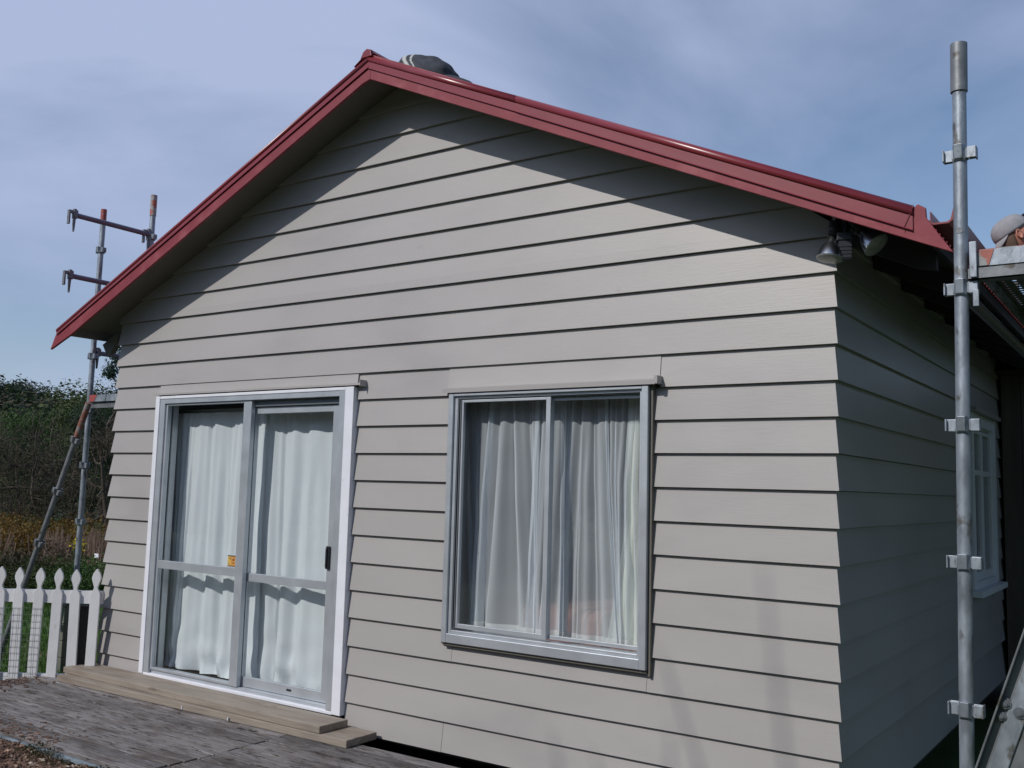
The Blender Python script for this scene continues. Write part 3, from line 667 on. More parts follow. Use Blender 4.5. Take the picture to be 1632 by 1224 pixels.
def leafcard(b, p, s, rn, up=.0, asp=.6, mi=0, nrm=None):
    n = Vector((rn.gauss(0, 1), rn.gauss(0, 1), rn.gauss(0, 1)+up)).normalized()
    if nrm is not None: n = (nrm*1.1+n*.55).normalized()
    u = n.orthogonal().normalized()
    u = Matrix.Rotation(rn.uniform(0, 6.28), 3, n) @ u; v = n.cross(u)
    p = Vector(p); b.add([p-u*s, p-v*s*asp*.8, p+u*s, p+v*s*asp], [(0, 1, 2, 3)], mi)
for i in range(7000):
    x = rm.uniform(-5.5, -2.7); yy = DF-.03-abs(rm.gauss(0, .07)); leafcard(b, (x, yy, mz(x, yy)+rm.uniform(0, .075)*max(.1, .5+1.2*noise.noise(Vector((x*3, 0, 0))))), rm.uniform(.003, .007), rm)
tag(b.build('moss', M_moss, fix=False), 'green moss and weeds along the front edge of the deck', 'moss', kind='stuff')
b = MB()
for i in range(70):
    x = rm.uniform(-5.0, -3.0); yy = DF-.05-abs(rm.gauss(0, .2)); leafcard(b, (x, yy, mz(x, yy)+.02), rm.uniform(.01, .03), rm, up=3)
tag(b.build('fallen_leaves', M_deadleaf, fix=False), 'pale dry leaves scattered on the mulch at the deck edge', 'dead leaves', kind='stuff')

# ------------------------------------------------------------------ picket fence
FA = Vector((-5.405, -.085, 0)); FD = Vector((-.8221, -.5692, 0)).normalized()
fence = empty('picket_fence', (FA.x, FA.y, GZ), 'white picket fence with pointed heads running off the left house corner', 'fence')
FN = Vector((FD.y, -FD.x, 0))              # towards the back
if FN.y < 0: FN = -FN
def fpt(s, d, z): return FA+FD*s+FN*d+Vector((0, 0, z))
pk = [(-.036, -2.40), (.036, -2.40), (.036, -1.560), (.033, -1.538), (.015, -1.512), (.013, -1.497), (.020, -1.475), (.031, -1.445), (.033, -1.428), (.026, -1.40), (.006, -1.368), (0, -1.364),
      (-.006, -1.368), (-.026, -1.40), (-.033, -1.428), (-.031, -1.445), (-.020, -1.475), (-.013, -1.497), (-.015, -1.512), (-.033, -1.538), (-.036, -1.560)]
SP = .1395
for i in range(0, 16):
    b = MB(); s0 = i*SP+.002; jz = random.uniform(-.005, .005); tl = random.uniform(-.013, .013)
    b.prism(pk, lambda u, v, d: fpt(s0+u+tl*(v+2), d, v+jz), -.019, 0); b.build('picket', M_picket, fence, bevel=.0015)
for z0, z1 in ((-1.617, -1.525), (-2.22, -2.13)):
    b = MB(); b.hexa([fpt(s, d, z) for z in (z0, z1) for s, d in ((-.045, .001), (2.3, .001), (2.3, .036), (-.045, .036))]); b.build('rail', M_picket, fence)
for s0 in (.085, 1.9):
    b = MB(); b.hexa([fpt(s, d, z) for z in (GZ-.1, -1.64) for s, d in ((s0-.035, .04), (s0+.04, .04), (s0+.04, .12), (s0-.035, .12))]); b.build('post', M_darkpost, fence)
net = MB(); s0, s1, z0, z1 = .385, 1.9, -2.40, -1.655
nn = int((s1-s0)/.042)
for i in range(nn+1):
    s = s0+(s1-s0)*i/nn; pts = [fpt(s+.006*noise.noise(Vector((i, k*.5, 0))), -.024-.004*random.random(), z0+(z1-z0)*k/8) for k in range(9)]; net.path(pts, .0011, 4)
for j in range(17):
    z = z0+(z1-z0)*j/16; pts = [fpt(s0+(s1-s0)*k/20, -.026, z+.006*noise.noise(Vector((j, k*.6, 5)))) for k in range(21)]; net.path(pts, .0011, 4)
tag(net.build('wire_netting', M_wire, fix=False), 'wire netting fixed to the front of the left pickets of the fence', 'wire netting')

# ------------------------------------------------------------------ scaffolds
PR = .02415
def vpress(b, x, y, z, s=1.0):
    """ring of four wedge pressings welded round a standard"""
    for k in range(4):
        a = k*math.pi/2; Mx = Matrix.Translation((x, y, z)) @ Matrix.Rotation(a, 4, 'Z')
        if k % 2 == 1:      # cups that face front and back
            b.hexa([Mx @ Vector(p) for p in ((.020, -.022, -.03), (.036, -.012, -.022), (.036, .012, -.022), (.020, .022, -.03), (.020, -.022, .030), (.044, -.014, .030), (.044, .014, .030), (.020, .022, .030))])
        else:
            b.box((.020, -.003, -.022), (.058, .003, .022), Mx); b.box((.052, -.018, -.022), (.058, .018, .022), Mx); b.box((.020, -.018, -.019), (.026, .018, .019), Mx)
            b.box((.026, -.022, -.0215), (.057, -.0175, .0215), Mx)
def standard(par, x, y, ztop, zbot, zs_, sleeve=None, mt=M_galv, r=PR):
    b = MB(); b.tube((x, y, zbot), (x, y, ztop), r, 24); b.build('standard', mt, par)
    if sleeve: b = MB(); b.tube((x, y, sleeve[0]), (x, y, ztop+.004), r+.004, 24); b.build('sleeve', sleeve[1], par)
    for z in zs_: b = MB(); vpress(b, x, y, z); b.build('v_pressing', mt, par, bevel=.002)
rs = empty('scaffold', (.9, .8, GZ), 'galvanised steel scaffold beside the right wall with its front standard nearest the camera', 'scaffold', 'tube scaffolds beside the house')
sx = .61
# the nearest standard leans very slightly
b = MB(); b.tube((.590, -.6, GZ), (.627, -.6, .995), PR, 28); b.build('standard', M_galv, rs)
b = MB(); b.tube((.6245, -.6, .815), (.6272, -.6, 1.0), PR+.0055, 28); b.build('sleeve', M_galv2, rs)
for z in (.575, .075, -.421, -.905, -1.409, -1.90): b = MB(); vpress(b, .590+.037*(z-GZ)/3.395, -.6, z); b.build('v_pressing', M_galv, rs, bevel=.002)
b = MB(); b.tube((.6185, -.6-PR-.001, .285), (.6185, -.6-PR+.003, .285), .011, 14); b.build('locking_pin', M_galv2, rs)
for (x, y) in ((.62, 1.80), (.62, 4.1), (1.92, -.6), (1.92, 1.8), (1.92, 4.1)):
    standard(rs, x, y, .995, GZ, (.575, .075, -.42, -.915, -1.41), (.83, M_galv2))
for y in (-.6, 1.8, 4.1):
    b = MB(); b.box((.645, y-.03, .098), (1.895, y-.025, .14)); b.box((.645, y-.03, .098), (1.895, y+.03, .103)); b.build('transom', M_galv2, rs)
for x in (.62, 1.92):
    for (a, c) in ((-.57, 1.77), (1.83, 4.07)):
        for z in ((.06,) if x < 1 else (.06, .56, 1.0-.06)): b = MB(); b.tube((x, a, z), (x, c, z), .021, 16); b.build('ledger', M_ledger, rs)
# wedges and bracket plates at the nearest joint
b = MB(); b.box((.652, -.645, .105), (.676, -.637, .235)); b.build('bracket', M_galv, rs, bevel=.002)
b = MB(); b.box((.660, -.640, .0), (.680, -.632, .06)); b.build('wedge', M_galv, rs, bevel=.002)
# steel planks with perforated decks, running along the wall
def steel_plank(x0, x1, y0, y1, ztop, holes, par, zt=.060):
    b = MB()
    b.box((x0, y0, ztop-zt), (x0+.003, y1, ztop)); b.box((x1-.003, y0, ztop-zt), (x1, y1, ztop))
    b.box((x0+.003, y0, ztop-zt), (x0+.02, y1, ztop-zt+.003)); b.box((x1-.02, y0, ztop-zt), (x1-.003, y1, ztop-zt+.003))
    # deck sheet, holes near the camera end
    cw, ch = (x1-x0-.006)/5, .05; yy = y0+.05; ny = holes
    b.box((x0+.003, y0, ztop-.003), (x1-.003, yy, ztop))
    for j in range(ny):
        for i in range(5):
            cx = x0+.003+cw*(i+.5); cy = yy+ch*(j+.5); n = 8; rr = .0085
            sq = [(cw/2, 0), (cw/2, ch/2), (0, ch/2), (-cw/2, ch/2), (-cw/2, 0), (-cw/2, -ch/2), (0, -ch/2), (cw/2, -ch/2)]
            vs = [(cx+u, cy+v, ztop-.002) for u, v in sq]+[(cx+rr*math.cos(k*math.pi/4), cy+rr*math.sin(k*math.pi/4), ztop-.002) for k in range(8)]
            b.add(vs, [(k, (k+1) % 8, 8+(k+1) % 8, 8+k) for k in range(8)])
    b.box((x0+.003, yy+ch*ny, ztop-.003), (x1-.003, y1, ztop))
    p_ = b.build('steel_plank', M_galv2, par, fix=False); return p_
px0 = .652
for i in range(5):
    xx = px0+i*.232
    pl_ = steel_plank(xx, xx+.226, -.615, 1.79, .205, 22, rs); steel_plank(xx, xx+.226, 1.81, 4.1, .205, 0, rs)
    b = MB(); b.box((xx+.0, -.622, .147), (xx+.226, -.6155, .2055)); b.build('plank_end', M_galv if i else M_galv, pl_)
    b = MB(); b.prism([(xx+.001, .148), (xx+.060, .148), (xx+.078, .204), (xx+.001, .204)], lambda u, v, d: (u, d, v), -.6245, -.6225); b.build('orange_mark', M_orange, pl_)
    b = MB(); b.box((xx+.0, -.6215, .2058), (xx+.226, -.50, .208)); b.build('orange_edge', M_orange, pl_)

ls = empty('scaffold', (-6.5, 1.5, GZ), 'scaffold standing beyond the left eave with loose ledger ends and orange-topped standards', 'scaffold', 'tube scaffolds beside the house')
lx, ly = -6.80, .62
b = MB(); b.tube((lx-.02, ly, GZ), (lx, ly, 1.752), PR, 18); b.build('standard', M_galv, ls)
b = MB(); b.tube((lx, ly, 1.625), (lx, ly, 1.756), PR+.002, 18); b.build('orange_top', M_orange2, ls)
for z in (1.372, .88, .396, -.09, -.585, -1.083, -1.58): b = MB(); vpress(b, lx-.02*(1.75-z)/4.1, ly, z); b.build('v_pressing', M_galv, ls, bevel=.002)
b = MB(); b.tube((-6.2, .72, GZ), (-6.2, .72, 1.82), PR, 18); b.build('standard', M_galv, ls)
b = MB(); b.tube((-6.2, .72, 1.635), (-6.2, .72, 1.824), PR+.004, 18); b.build('orange_top', M_orange, ls)
for z in (1.44, .945, .45, -.045, -.54, -1.035): b = MB(); vpress(b, -6.2, .72, z); b.build('v_pressing', M_galv, ls, bevel=.002)
def ledger_end(b, x, y, z, s):
    b.box((x-.014, y-.045*s if s > 0 else y, z-.030), (x+.014, y if s > 0 else y-.045*s, z+.036))
def free_ledger(par, x, y0, y1, z):
    b = MB(); b.tube((x, y0+.03, z), (x, y1-.03, z), .0215, 16)
    b.build('ledger', M_ledger, par)
    for yy in (y0, y1-.03):
        b = MB(); b.box((x-.018, yy-.005, z-.028), (x+.018, yy+.032, z+.040)); b.hexa([(x-.012, yy+.005, z-.14), (x+.008, yy+.005, z-.14), (x+.008, yy+.014, z-.14), (x-.012, yy+.014, z-.14), (x-.016, yy-.002, z+.05), (x+.014, yy-.002, z+.05), (x+.014, yy+.022, z+.05), (x-.016, yy+.022, z+.05)])
        b.box((x-.016, yy-.045, z-.085), (x+.012, yy-.030, z+.034)); b.box((x-.016, yy-.030, z+.010), (x+.012, yy-.005, z+.034)); b.build('ledger_hook', M_galv2, par, bevel=.002)
free_ledger(ls, -6.2, -.02, .71, 1.462); free_ledger(ls, -6.2, -.02, .71, .952)
free_ledger(ls, -6.79, .645, 1.9, .43)
for (x, y) in ((-6.2, 2.5), (-6.8, 2.5)): standard(ls, x, y, 1.3, GZ, (.945, .45, -.045, -.54), None)
b = MB(); b.box((-6.77, .60, -.075), (-6.22, .64, -.03)); b.build('transom', M_galv2, ls)
for i in range(2):
    xx = -6.74+i*.25; p_ = steel_plank(xx, xx+.24, .585, 2.5, .04, 0, ls)
    b = MB(); b.box((xx, .578, -.02), (xx+.24, .5845, .04)); b.build('plank_end', M_galv, p_)
    if i == 0: b = MB(); b.prism([(xx, -.02), (xx+.07, -.02), (xx+.11, .04), (xx, .04)], lambda u, v, d: (u, d, v), .575, .5775); b.build('orange_mark', M_orange2, p_)
# raking standard leaning against it
rk = empty('raking_pole', (-7.2, .3, GZ), 'steel pole with a rusty orange top leaning against the left scaffold behind the fence', 'pole')
A_ = Vector((-6.50, .42, -.06)); B_ = Vector((-6.97, .27, -1.52)); D_ = (B_-A_).normalized(); E_ = A_+D_*((GZ-A_.z)/D_.z)
b = MB(); b.tube(A_, E_, .0225, 16); b.build('tube', M_galv2, rk)
b = MB(); b.tube(A_-D_*.01, A_+D_*.30, .026, 16); b.build('orange_top', M_rust, rk)
rot_ = Vector((0, 0, -1)).rotation_difference(D_).to_matrix().to_4x4()
for t in (.33, .80, 1.27, 1.75):
    b = MB(); vpress(b, 0, 0, 0); b.v = [tuple(A_+D_*t+(rot_ @ Vector(v))) for v in b.v]; b.build('v_pressing', M_galv2, rk, bevel=.002)

# ------------------------------------------------------------------ stair stringer, lower right
st = empty('scaffold_stair', (.4, -1.0, GZ), 'galvanised steel stair stringer with bolts rising out of the lower right corner', 'stair')
p0 = Vector((.692, -1.0, -1.504)); p1 = Vector((.836, -1.0, -1.076)); sdn = (p1-p0).normalized(); wd = Vector((sdn.z, 0, -sdn.x))   # across, to the lower right
def spt(t, u, d): return p0+sdn*t+wd*u+Vector((0, d, 0))
def sbar(b, t0, t1, u0, u1, d0, d1): b.hexa([spt(t, u, d) for t, u, d in ((t0, u0, d0), (t0, u1, d0), (t0, u1, d1), (t0, u0, d1), (t1, u0, d0), (t1, u1, d0), (t1, u1, d1), (t1, u0, d1))])
T0, T1 = -.95, 1.75
for dy in (0, .62):
    b = MB(); sbar(b, T0, T1, 0, .006, -.03+dy, .03+dy); sbar(b, T0, T1, .006, .18, .005+dy, .012+dy); sbar(b, T0, T1, .18, .186, -.03+dy, .03+dy); b.build('stringer', M_galv2, st, bevel=.002)
    b = MB(); sbar(b, T0, T1, .030, .082, -.004+dy, .0045+dy); b.build('inner_flange', M_galv, st, bevel=.003)
def bolt(t, u, r):
    b = MB(); c = spt(t, u, -.006); b.tube(c+Vector((0, .012, 0)), c+Vector((0, -.002, 0)), r*1.5, 20); b.tube(c+Vector((0, -.002, 0)), c+Vector((0, -.007, 0)), r, 6); b.tube(c+Vector((0, -.007, 0)), c+Vector((0, -.010, 0)), r*.55, 12); b.build('bolt', M_aludark, st)
def tu(x, z): q = Vector((x, -1.0, z))-p0; return q.dot(sdn), q.dot(wd)
for x, z, r in ((.781, -1.297, .0115), (.770, -1.337, .009), (.818, -1.321, .0115)): t, u = tu(x, z); bolt(t, u, r)
for k in range(9):
    t = T0+.12+k*.29; c = spt(t, .09, 0)
    b = MB(); b.box((c.x-.02, c.y+.013, c.z-.015), (c.x+.20, c.y+.60, c.z+.012)); b.build('tread', M_galv2, st, bevel=.002)

# ------------------------------------------------------------------ added dark block standing in for deep shade in the side yard
sh = empty('shade_backdrop', (1.6, 5.2, GZ), 'added dark brown boarded block at the far end of the right wall, standing in for deep shade', 'backdrop')
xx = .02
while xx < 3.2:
    b = MB(); b.box((xx, 4.62+random.uniform(0, .004), GZ-.1), (xx+.145, 4.645, .36)); b.build('backdrop_board', M_shade_boards, sh); xx += .150
b = MB(); b.box((.02, 4.65, GZ-.1), (3.2, 6.4, .34)); b.build('backdrop_core', M_shade_boards, sh)
b = MB(); b.box((.0, 4.5, .365), (3.3, 6.5, .39)); b.build('backdrop_roof', M_shade_boards, sh)

# ------------------------------------------------------------------ worker on the scaffold
wk = empty('person', (.95, 1.35, .205), 'worker in a grey cap worn backwards kneeling behind the scaffold platform, looking away right', 'person')
HC = Vector((.530, 1.63, .800))                 # centre of the head
FWD = Vector((.90, .36, .26)).normalized(); SIDE = Vector((.37, -.93, 0)).normalized(); SIDE = (SIDE-FWD*SIDE.dot(FWD)).normalized(); UPV = SIDE.cross(FWD) if SIDE.cross(FWD).z > 0 else FWD.cross(SIDE)
HM = Matrix((FWD, SIDE, UPV)).transposed().to_4x4(); HM.translation = HC
def skin(name, verts, edges, radii, mt, par, sub=2, root=0):
    me = bpy.data.meshes.new(name); me.from_pydata([tuple(v) for v in verts], edges, []); me.materials.append(mt)
    o = bpy.data.objects.new(name, me); COL.objects.link(o); o.parent = par; o.matrix_parent_inverse = par.matrix_basis.inverted()
    s = o.modifiers.new('skin', 'SKIN'); s.use_smooth_shade = True
    for i, r in enumerate(radii):
        r = r if isinstance(r, tuple) else (r, r); me.skin_vertices[0].data[i].radius = r
    me.skin_vertices[0].data[root].use_root = True
    q = o.modifiers.new('sub', 'SUBSURF'); q.levels = sub; q.render_levels = sub; return o
neck0 = HM @ Vector((-.035, 0, -.095))
pel = Vector((1.06, 1.33, .40)); ch = Vector((.80, 1.47, .575)); nk = Vector((.66, 1.55, .655))
shl = Vector((.80, 1.33, .60)); shr = Vector((.70, 1.66, .60))
V = [pel, (pel+ch)/2+Vector((0, 0, .05)), ch, nk, neck0,
     shl, Vector((.86, 1.22, .42)), Vector((.74, 1.25, .26)),
     shr, Vector((.74, 1.85, .42)), Vector((.66, 1.72, .27)),
     pel+Vector((-.02, -.11, -.03)), Vector((.78, 1.16, .30)), Vector((1.16, 1.10, .265)),
     pel+Vector((.03, .11, -.03)), Vector((.84, 1.60, .30)), Vector((1.22, 1.46, .265))]
Eg = [(0, 1), (1, 2), (2, 3), (3, 4), (2, 5), (5, 6), (6, 7), (2, 8), (8, 9), (9, 10), (0, 11), (11, 12), (12, 13), (0, 14), (14, 15), (15, 16)]
skin('body', V, Eg, [.14, .135, .14, .075, .055, .065, .045, .034, .065, .045, .034, .09, .065, .045, .09, .065, .045], M_shirt, wk)
# head: shaped sphere with brow, nose, jaw
bm = bmesh.new(); bmesh.ops.create_uvsphere(bm, u_segments=40, v_segments=30, radius=1)
def gbump(p, c, r): return math.exp(-((p-Vector(c)).length/r)**2)
for v in bm.verts:
    p = v.co.copy(); q = Vector((p.x*.098, p.y*.076, p.z*.118))
    if p.z < 0: q.x *= 1-.10*abs(p.z); q.y *= 1-.30*p.z*p.z
    if p.z < -.3 and p.x < 0: q.x *= 1-.35*(abs(p.z)-.3)
    q.x += .026*gbump(q, (.098, 0, -.018), .018) + .014*gbump(q, (.098, 0, .0), .014)+.006*gbump(q, (.09, 0, .03), .04)+.012*gbump(q, (.08, 0, -.095), .03)
    for s in (1, -1): q.x -= .010*gbump(q, (.09, s*.032, .012), .017)
    q.x += .006*gbump(q, (.09, 0, -.055), .018)-.004*gbump(q, (.095, 0, -.062), .006)
    v.co = q
for f in bm.faces: f.smooth = True
bm.transform(HM); me = bpy.data.meshes.new('head'); bm.to_mesh(me); bm.free(); me.materials.append(M_skin)
o = bpy.data.objects.new('head', me); COL.objects.link(o); o.parent = wk; o.matrix_parent_inverse = wk.matrix_basis.inverted()
for s in (1, -1):
    b = MB(); pts = []
    Me = HM @ Matrix.Translation((-.006, s*.077, -.008)) @ Matrix.Rotation(R(-12), 4, 'Y') @ Matrix.Rotation(s*R(-20), 4, 'Z')
    n = 18; vs = []
    for k, (sc, off) in enumerate(((1.0, 0), (1.0, .010), (.72, .006), (.5, -.002))):
        for i in range(n):
            a = 2*math.pi*i/n; rx = .017*sc; rz = (.031 if math.sin(a) > 0 else .027)*sc; vs.append(Me @ Vector((rx*math.cos(a)*(1 if math.sin(a) > -.3 else .75), s*off, rz*math.sin(a))))
    b.add(vs, [(k*n+i, k*n+(i+1) % n, (k+1)*n+(i+1) % n, (k+1)*n+i) for k in range(3) for i in range(n)]+[tuple(range(3*n, 4*n))], 0, True); b.build('ear', M_skin, wk)
    b = MB(); b.lathe([(.0005, .0), (.0115, .0), (.009, .006), (.0005, .009)], HM @ Matrix.Translation((.081, s*.032, .012)) @ Matrix.Rotation(R(90), 4, 'Y'), 12); b.build('eye', M_white, wk)
    hp = [tuple(HM @ Vector(p)) for p in ()]
# hair at the nape
blob('hair', M_hair, wk, (0, 0, 0), (1, 1, 1), 0, 1) if False else None
b = MB(); Mh = HM @ Matrix.Translation((-.022, 0, -.02)); vs = []; nu, nv = 20, 10
for j in range(nv+1):
    for i in range(nu+1):
        a = R(95)+R(170)*i/nu; e = R(-50)+R(75)*j/nv
        vs.append(Mh @ Vector((.085*math.cos(a)*math.cos(e), .079*math.sin(a)*math.cos(e), .112*math.sin(e))))
b.add(vs, [(j*(nu+1)+i, j*(nu+1)+i+1, (j+1)*(nu+1)+i+1, (j+1)*(nu+1)+i) for j in range(nv) for i in range(nu)], 0, True); o = b.build('hair', M_hair, wk); s = o.modifiers.new('s', 'SOLIDIFY'); s.thickness = .004
# cap worn backwards
CM = HM @ Matrix.Translation((-.014, 0, .020)) @ Matrix.Rotation(R(-20), 4, 'Y')
b = MB(); n = 32; prof = [(1.0, 0), (1.02, .02), (1.0, .045), (.92, .075), (.76, .100), (.52, .117), (.26, .125), (.01, .127)]
vs = []
for (s_, z) in prof:
    for i in range(n): a = 2*math.pi*i/n; dn = 1-.012*abs(math.cos(3*a)) ** 8-.006*noise.noise(Vector((3*math.cos(a), 3*math.sin(a), z*30))); vs.append(CM @ Vector((.103*s_*dn*math.cos(a), .086*s_*dn*math.sin(a), z*.80*dn)))
b.add(vs, [(k*n+i, k*n+(i+1) % n, (k+1)*n+(i+1) % n, (k+1)*n+i) for k in range(len(prof)-1) for i in range(n)], 0, True)
o = b.build('cap', M_cap, wk); s = o.modifiers.new('s', 'SOLIDIFY'); s.thickness = .003
b = MB(); vs = []; n = 16
for i in range(n+1):
    a = R(180-62)+R(124)*i/n
    e = .060*math.cos((i/n-.5)*math.pi)**.6
    vs.append(CM @ Vector((.103*math.cos(a), .086*math.sin(a), .004))); vs.append(CM @ Vector((.103*math.cos(a)-e*.70, .086*math.sin(a), .004-e*.80)))
b.add(vs, [(2*i, 2*i+1, 2*i+3, 2*i+2) for i in range(n)], 0, True); o = b.build('cap_peak', M_cap, wk); s = o.modifiers.new('s', 'SOLIDIFY'); s.thickness = .004
b = MB(); b.box((-.012, -.02, 0), (.012, .02, .008), CM @ Matrix.Translation((.104, 0, .046)) @ Matrix.Rotation(R(70), 4, 'Y')); b.build('cap_strap', M_black, wk)
# hands on the platform edge
for (wv, dr) in ((V[7], Vector((-.3, .25, -.25))), (V[10], Vector((-.35, .1, -.25)))):
    wv = Vector(wv); d = dr.normalized(); sdv = d.cross(Vector((0, 0, 1))).normalized(); palm = wv+d*.07
    hv = [wv, palm]; he = [(0, 1)]; hr = [.026, (.030, .016)]
    for k, (off, ln) in enumerate(((-.028, .066), (-.010, .076), (.010, .072), (.028, .058))):
        i0 = len(hv); kn = palm+sdv*off*.9+d*.02; m1 = kn+d*ln*.5+Vector((0, 0, .004)); tp = m1+d*ln*.45+Vector((0, 0, -.012))
        hv += [kn, m1, tp]; he += [(1, i0), (i0, i0+1), (i0+1, i0+2)]; hr += [.0095, .0088, .0075]
    i0 = len(hv); hv += [wv+d*.03+sdv*.035, wv+d*.065+sdv*.052]; he += [(0, i0), (i0, i0+1)]; hr += [.0105, .009]
    skin('hand', hv, he, hr, M_skin, wk, 1)
# boots
for a_ in (V[13], V[16]):
    b = MB(); a_ = Vector(a_); b.box((a_.x-.02, a_.y-.045, .207), (a_.x+.22, a_.y+.045, .30)); b.build('boot', M_black, wk, bevel=.03)

# ------------------------------------------------------------------ trees and background planting
def tree(name, label, x, y, h, rad, n, leaf, mt, cat='tree', group=None, trunk=True, seed=0, base=.25, clumps=9, zbase=None, shape=1.0, bare=False, tw=1.0, core=False):
    rn = random.Random(seed); z0 = gz(x, y)-.05 if zbase is None else zbase
    root = empty(name, (x, y, z0), label, cat, group)
    tb = MB(); limbs = []
    r0 = max(.03, h*.028)*tw
    p = Vector((x, y, z0)); segs = []
    for k in range(5):
        q = p+Vector((rn.gauss(0, .03)*h, rn.gauss(0, .03)*h, h*.17)); tb.tube(p, q, r0*(1-.16*k), 8, r0*(1-.16*(k+1)), caps=False); segs.append(q); p = q
    cl = []
    for k in range(clumps):
        a = rn.uniform(0, 6.28); rr = rad*math.sqrt(rn.random())*.85; zz = base+(1-base)*rn.random()
        wfac = math.sin(min(1, (zz-base)/(1-base)*.85+.12)*math.pi)**.6
        c = Vector((x+rr*wfac*math.cos(a), y+rr*wfac*math.sin(a), z0+h*(zz*.86+.04))); cl.append((c, rad*rn.uniform(.28, .5)*shape))
        s_ = segs[min(4, int((zz)*4))]; mid_ = (s_+c)/2+Vector((0, 0, -.04*h)); tb.tube(s_, mid_, r0*.35, 6, r0*.22, caps=False); tb.tube(mid_, c, r0*.22, 6, r0*.08, caps=False)
        if bare:
            for _ in range(14):
                e = c+Vector((rn.gauss(0, 1), rn.gauss(0, 1), abs(rn.gauss(0, 1))+.2))*rad*.35; m_ = (c+e)/2+Vector((rn.gauss(0, .05), rn.gauss(0, .05), 0))*rad; tb.tube(c, m_, r0*.09, 4, r0*.06, caps=False); tb.tube(m_, e, r0*.06, 4, r0*.03, caps=False)
    tb.build('trunk', M_bark, root, fix=False)
    b = MB()
    for i in range(n):
        c, r_ = cl[rn.randrange(len(cl))]
        d = Vector((rn.gauss(0, 1), rn.gauss(0, 1), rn.gauss(0, .8))); d.normalize(); rr = r_*(rn.random()**.45)*(1+.3*noise.noise(d*2+c))
        leafcard(b, c+d*rr, leaf*rn.uniform(.6, 1.4), rn, up=.3, asp=.5 if not bare else .12, nrm=None if bare else d)
    if core:
        cb = bmesh.new(); bmesh.ops.create_icosphere(cb, subdivisions=4, radius=1)
        for v in cb.verts: v.co = Vector((v.co.x*rad*.95, v.co.y*rad*.95, v.co.z*h*.46))*(1+.35*noise.noise(v.co*2.2+Vector((seed, 0, 0))))+Vector((x, y, z0+h*.5))
        me_ = bpy.data.meshes.new('crown_core'); cb.to_mesh(me_); cb.free(); me_.materials.append(mt); oo = bpy.data.objects.new('crown_core', me_); COL.objects.link(oo); oo.parent = root; oo.matrix_parent_inverse = root.matrix_basis.inverted()
    b.build('crown', mt, root, fix=False); return root
# skyline and hillside trees, far
SKL = ['ridge tree outside the left picture edge, farthest out', 'ridge tree just outside the left picture edge', 'dark ridge tree at the very left picture edge', 'tallest dark ridge tree, near the left picture edge', 'dark ridge tree on the right shoulder of the tallest group', 'low olive ridge tree in the dip right of the tallest group', 'second dark ridge tree in from the dip, above the bare trees', 'third dark ridge tree, midway between picture edge and pole', 'low olive ridge tree left of the scaffold standard', 'dark ridge tree directly behind the scaffold standard', 'dark ridge tree between standard and orange plank', 'dark ridge tree behind the tall pine', 'ridge tree hidden behind the house corner']
k = 0
for px_, d_, h_, r_, mt in ((-70, 150, 9, 5, ML_dark), (-30, 146, 10, 5.5, ML_dark), (8, 150, 9.5, 5, ML_dark), (24, 142, 10.5, 4.2, ML_dark), (42, 150, 10, 4.6, ML_dark), (66, 147, 7.5, 4.4, ML_mid), (86, 150, 8, 4.4, ML_dark), (104, 152, 7.5, 4.6, ML_dark), (124, 150, 6.5, 4.5, ML_mid),
                           (145, 146, 6.5, 4, ML_dark), (165, 150, 6, 4.2, ML_dark), (186, 148, 6.5, 4.4, ML_dark), (215, 150, 7, 5, ML_dark)):
    x, y = at(px_, d_)
    tree('skyline_tree', SKL[k], x, y, h_*.62, r_, 5200, .20, mt, group='trees on the far ridge', seed=k, base=.1, clumps=8, shape=1.15); k += 1
x, y = at(186, 62); tree('pine_tree', 'tall dark pine showing just past the left house corner', x, y, 9.2, 1.9, 5200, .10, ML_pine, seed=77, base=.1, clumps=16, shape=.8)
# bush covering the hillside
b = MB(); rn = random.Random(12)
for i in range(520):
    px_ = rn.uniform(-260, 330); d_ = rn.uniform(52, 150); x, y = at(px_, d_); r_ = rn.uniform(1.6, 4.0); zc_ = gz(x, y)+r_*.55; mi = 0 if rn.random() < .62 else (1 if rn.random() < .7 else 2)
    for q in range(150):
        d = Vector((rn.gauss(0, 1), rn.gauss(0, 1), rn.gauss(0, 1))).normalized(); leafcard(b, Vector((x, y, zc_))+Vector((d.x*r_, d.y*r_, abs(d.z)*r_*.95))*rn.uniform(.8, 1.05), rn.uniform(.12, .28)*(d_/90)**.5, rn, up=.5, mi=mi, nrm=Vector((d.x, d.y, abs(d.z))))
o = tag(b.build('hillside_bush', [ML_dark, ML_mid, ML_brown], fix=False), 'dense dark native bush covering the hillside', 'bush', kind='stuff')
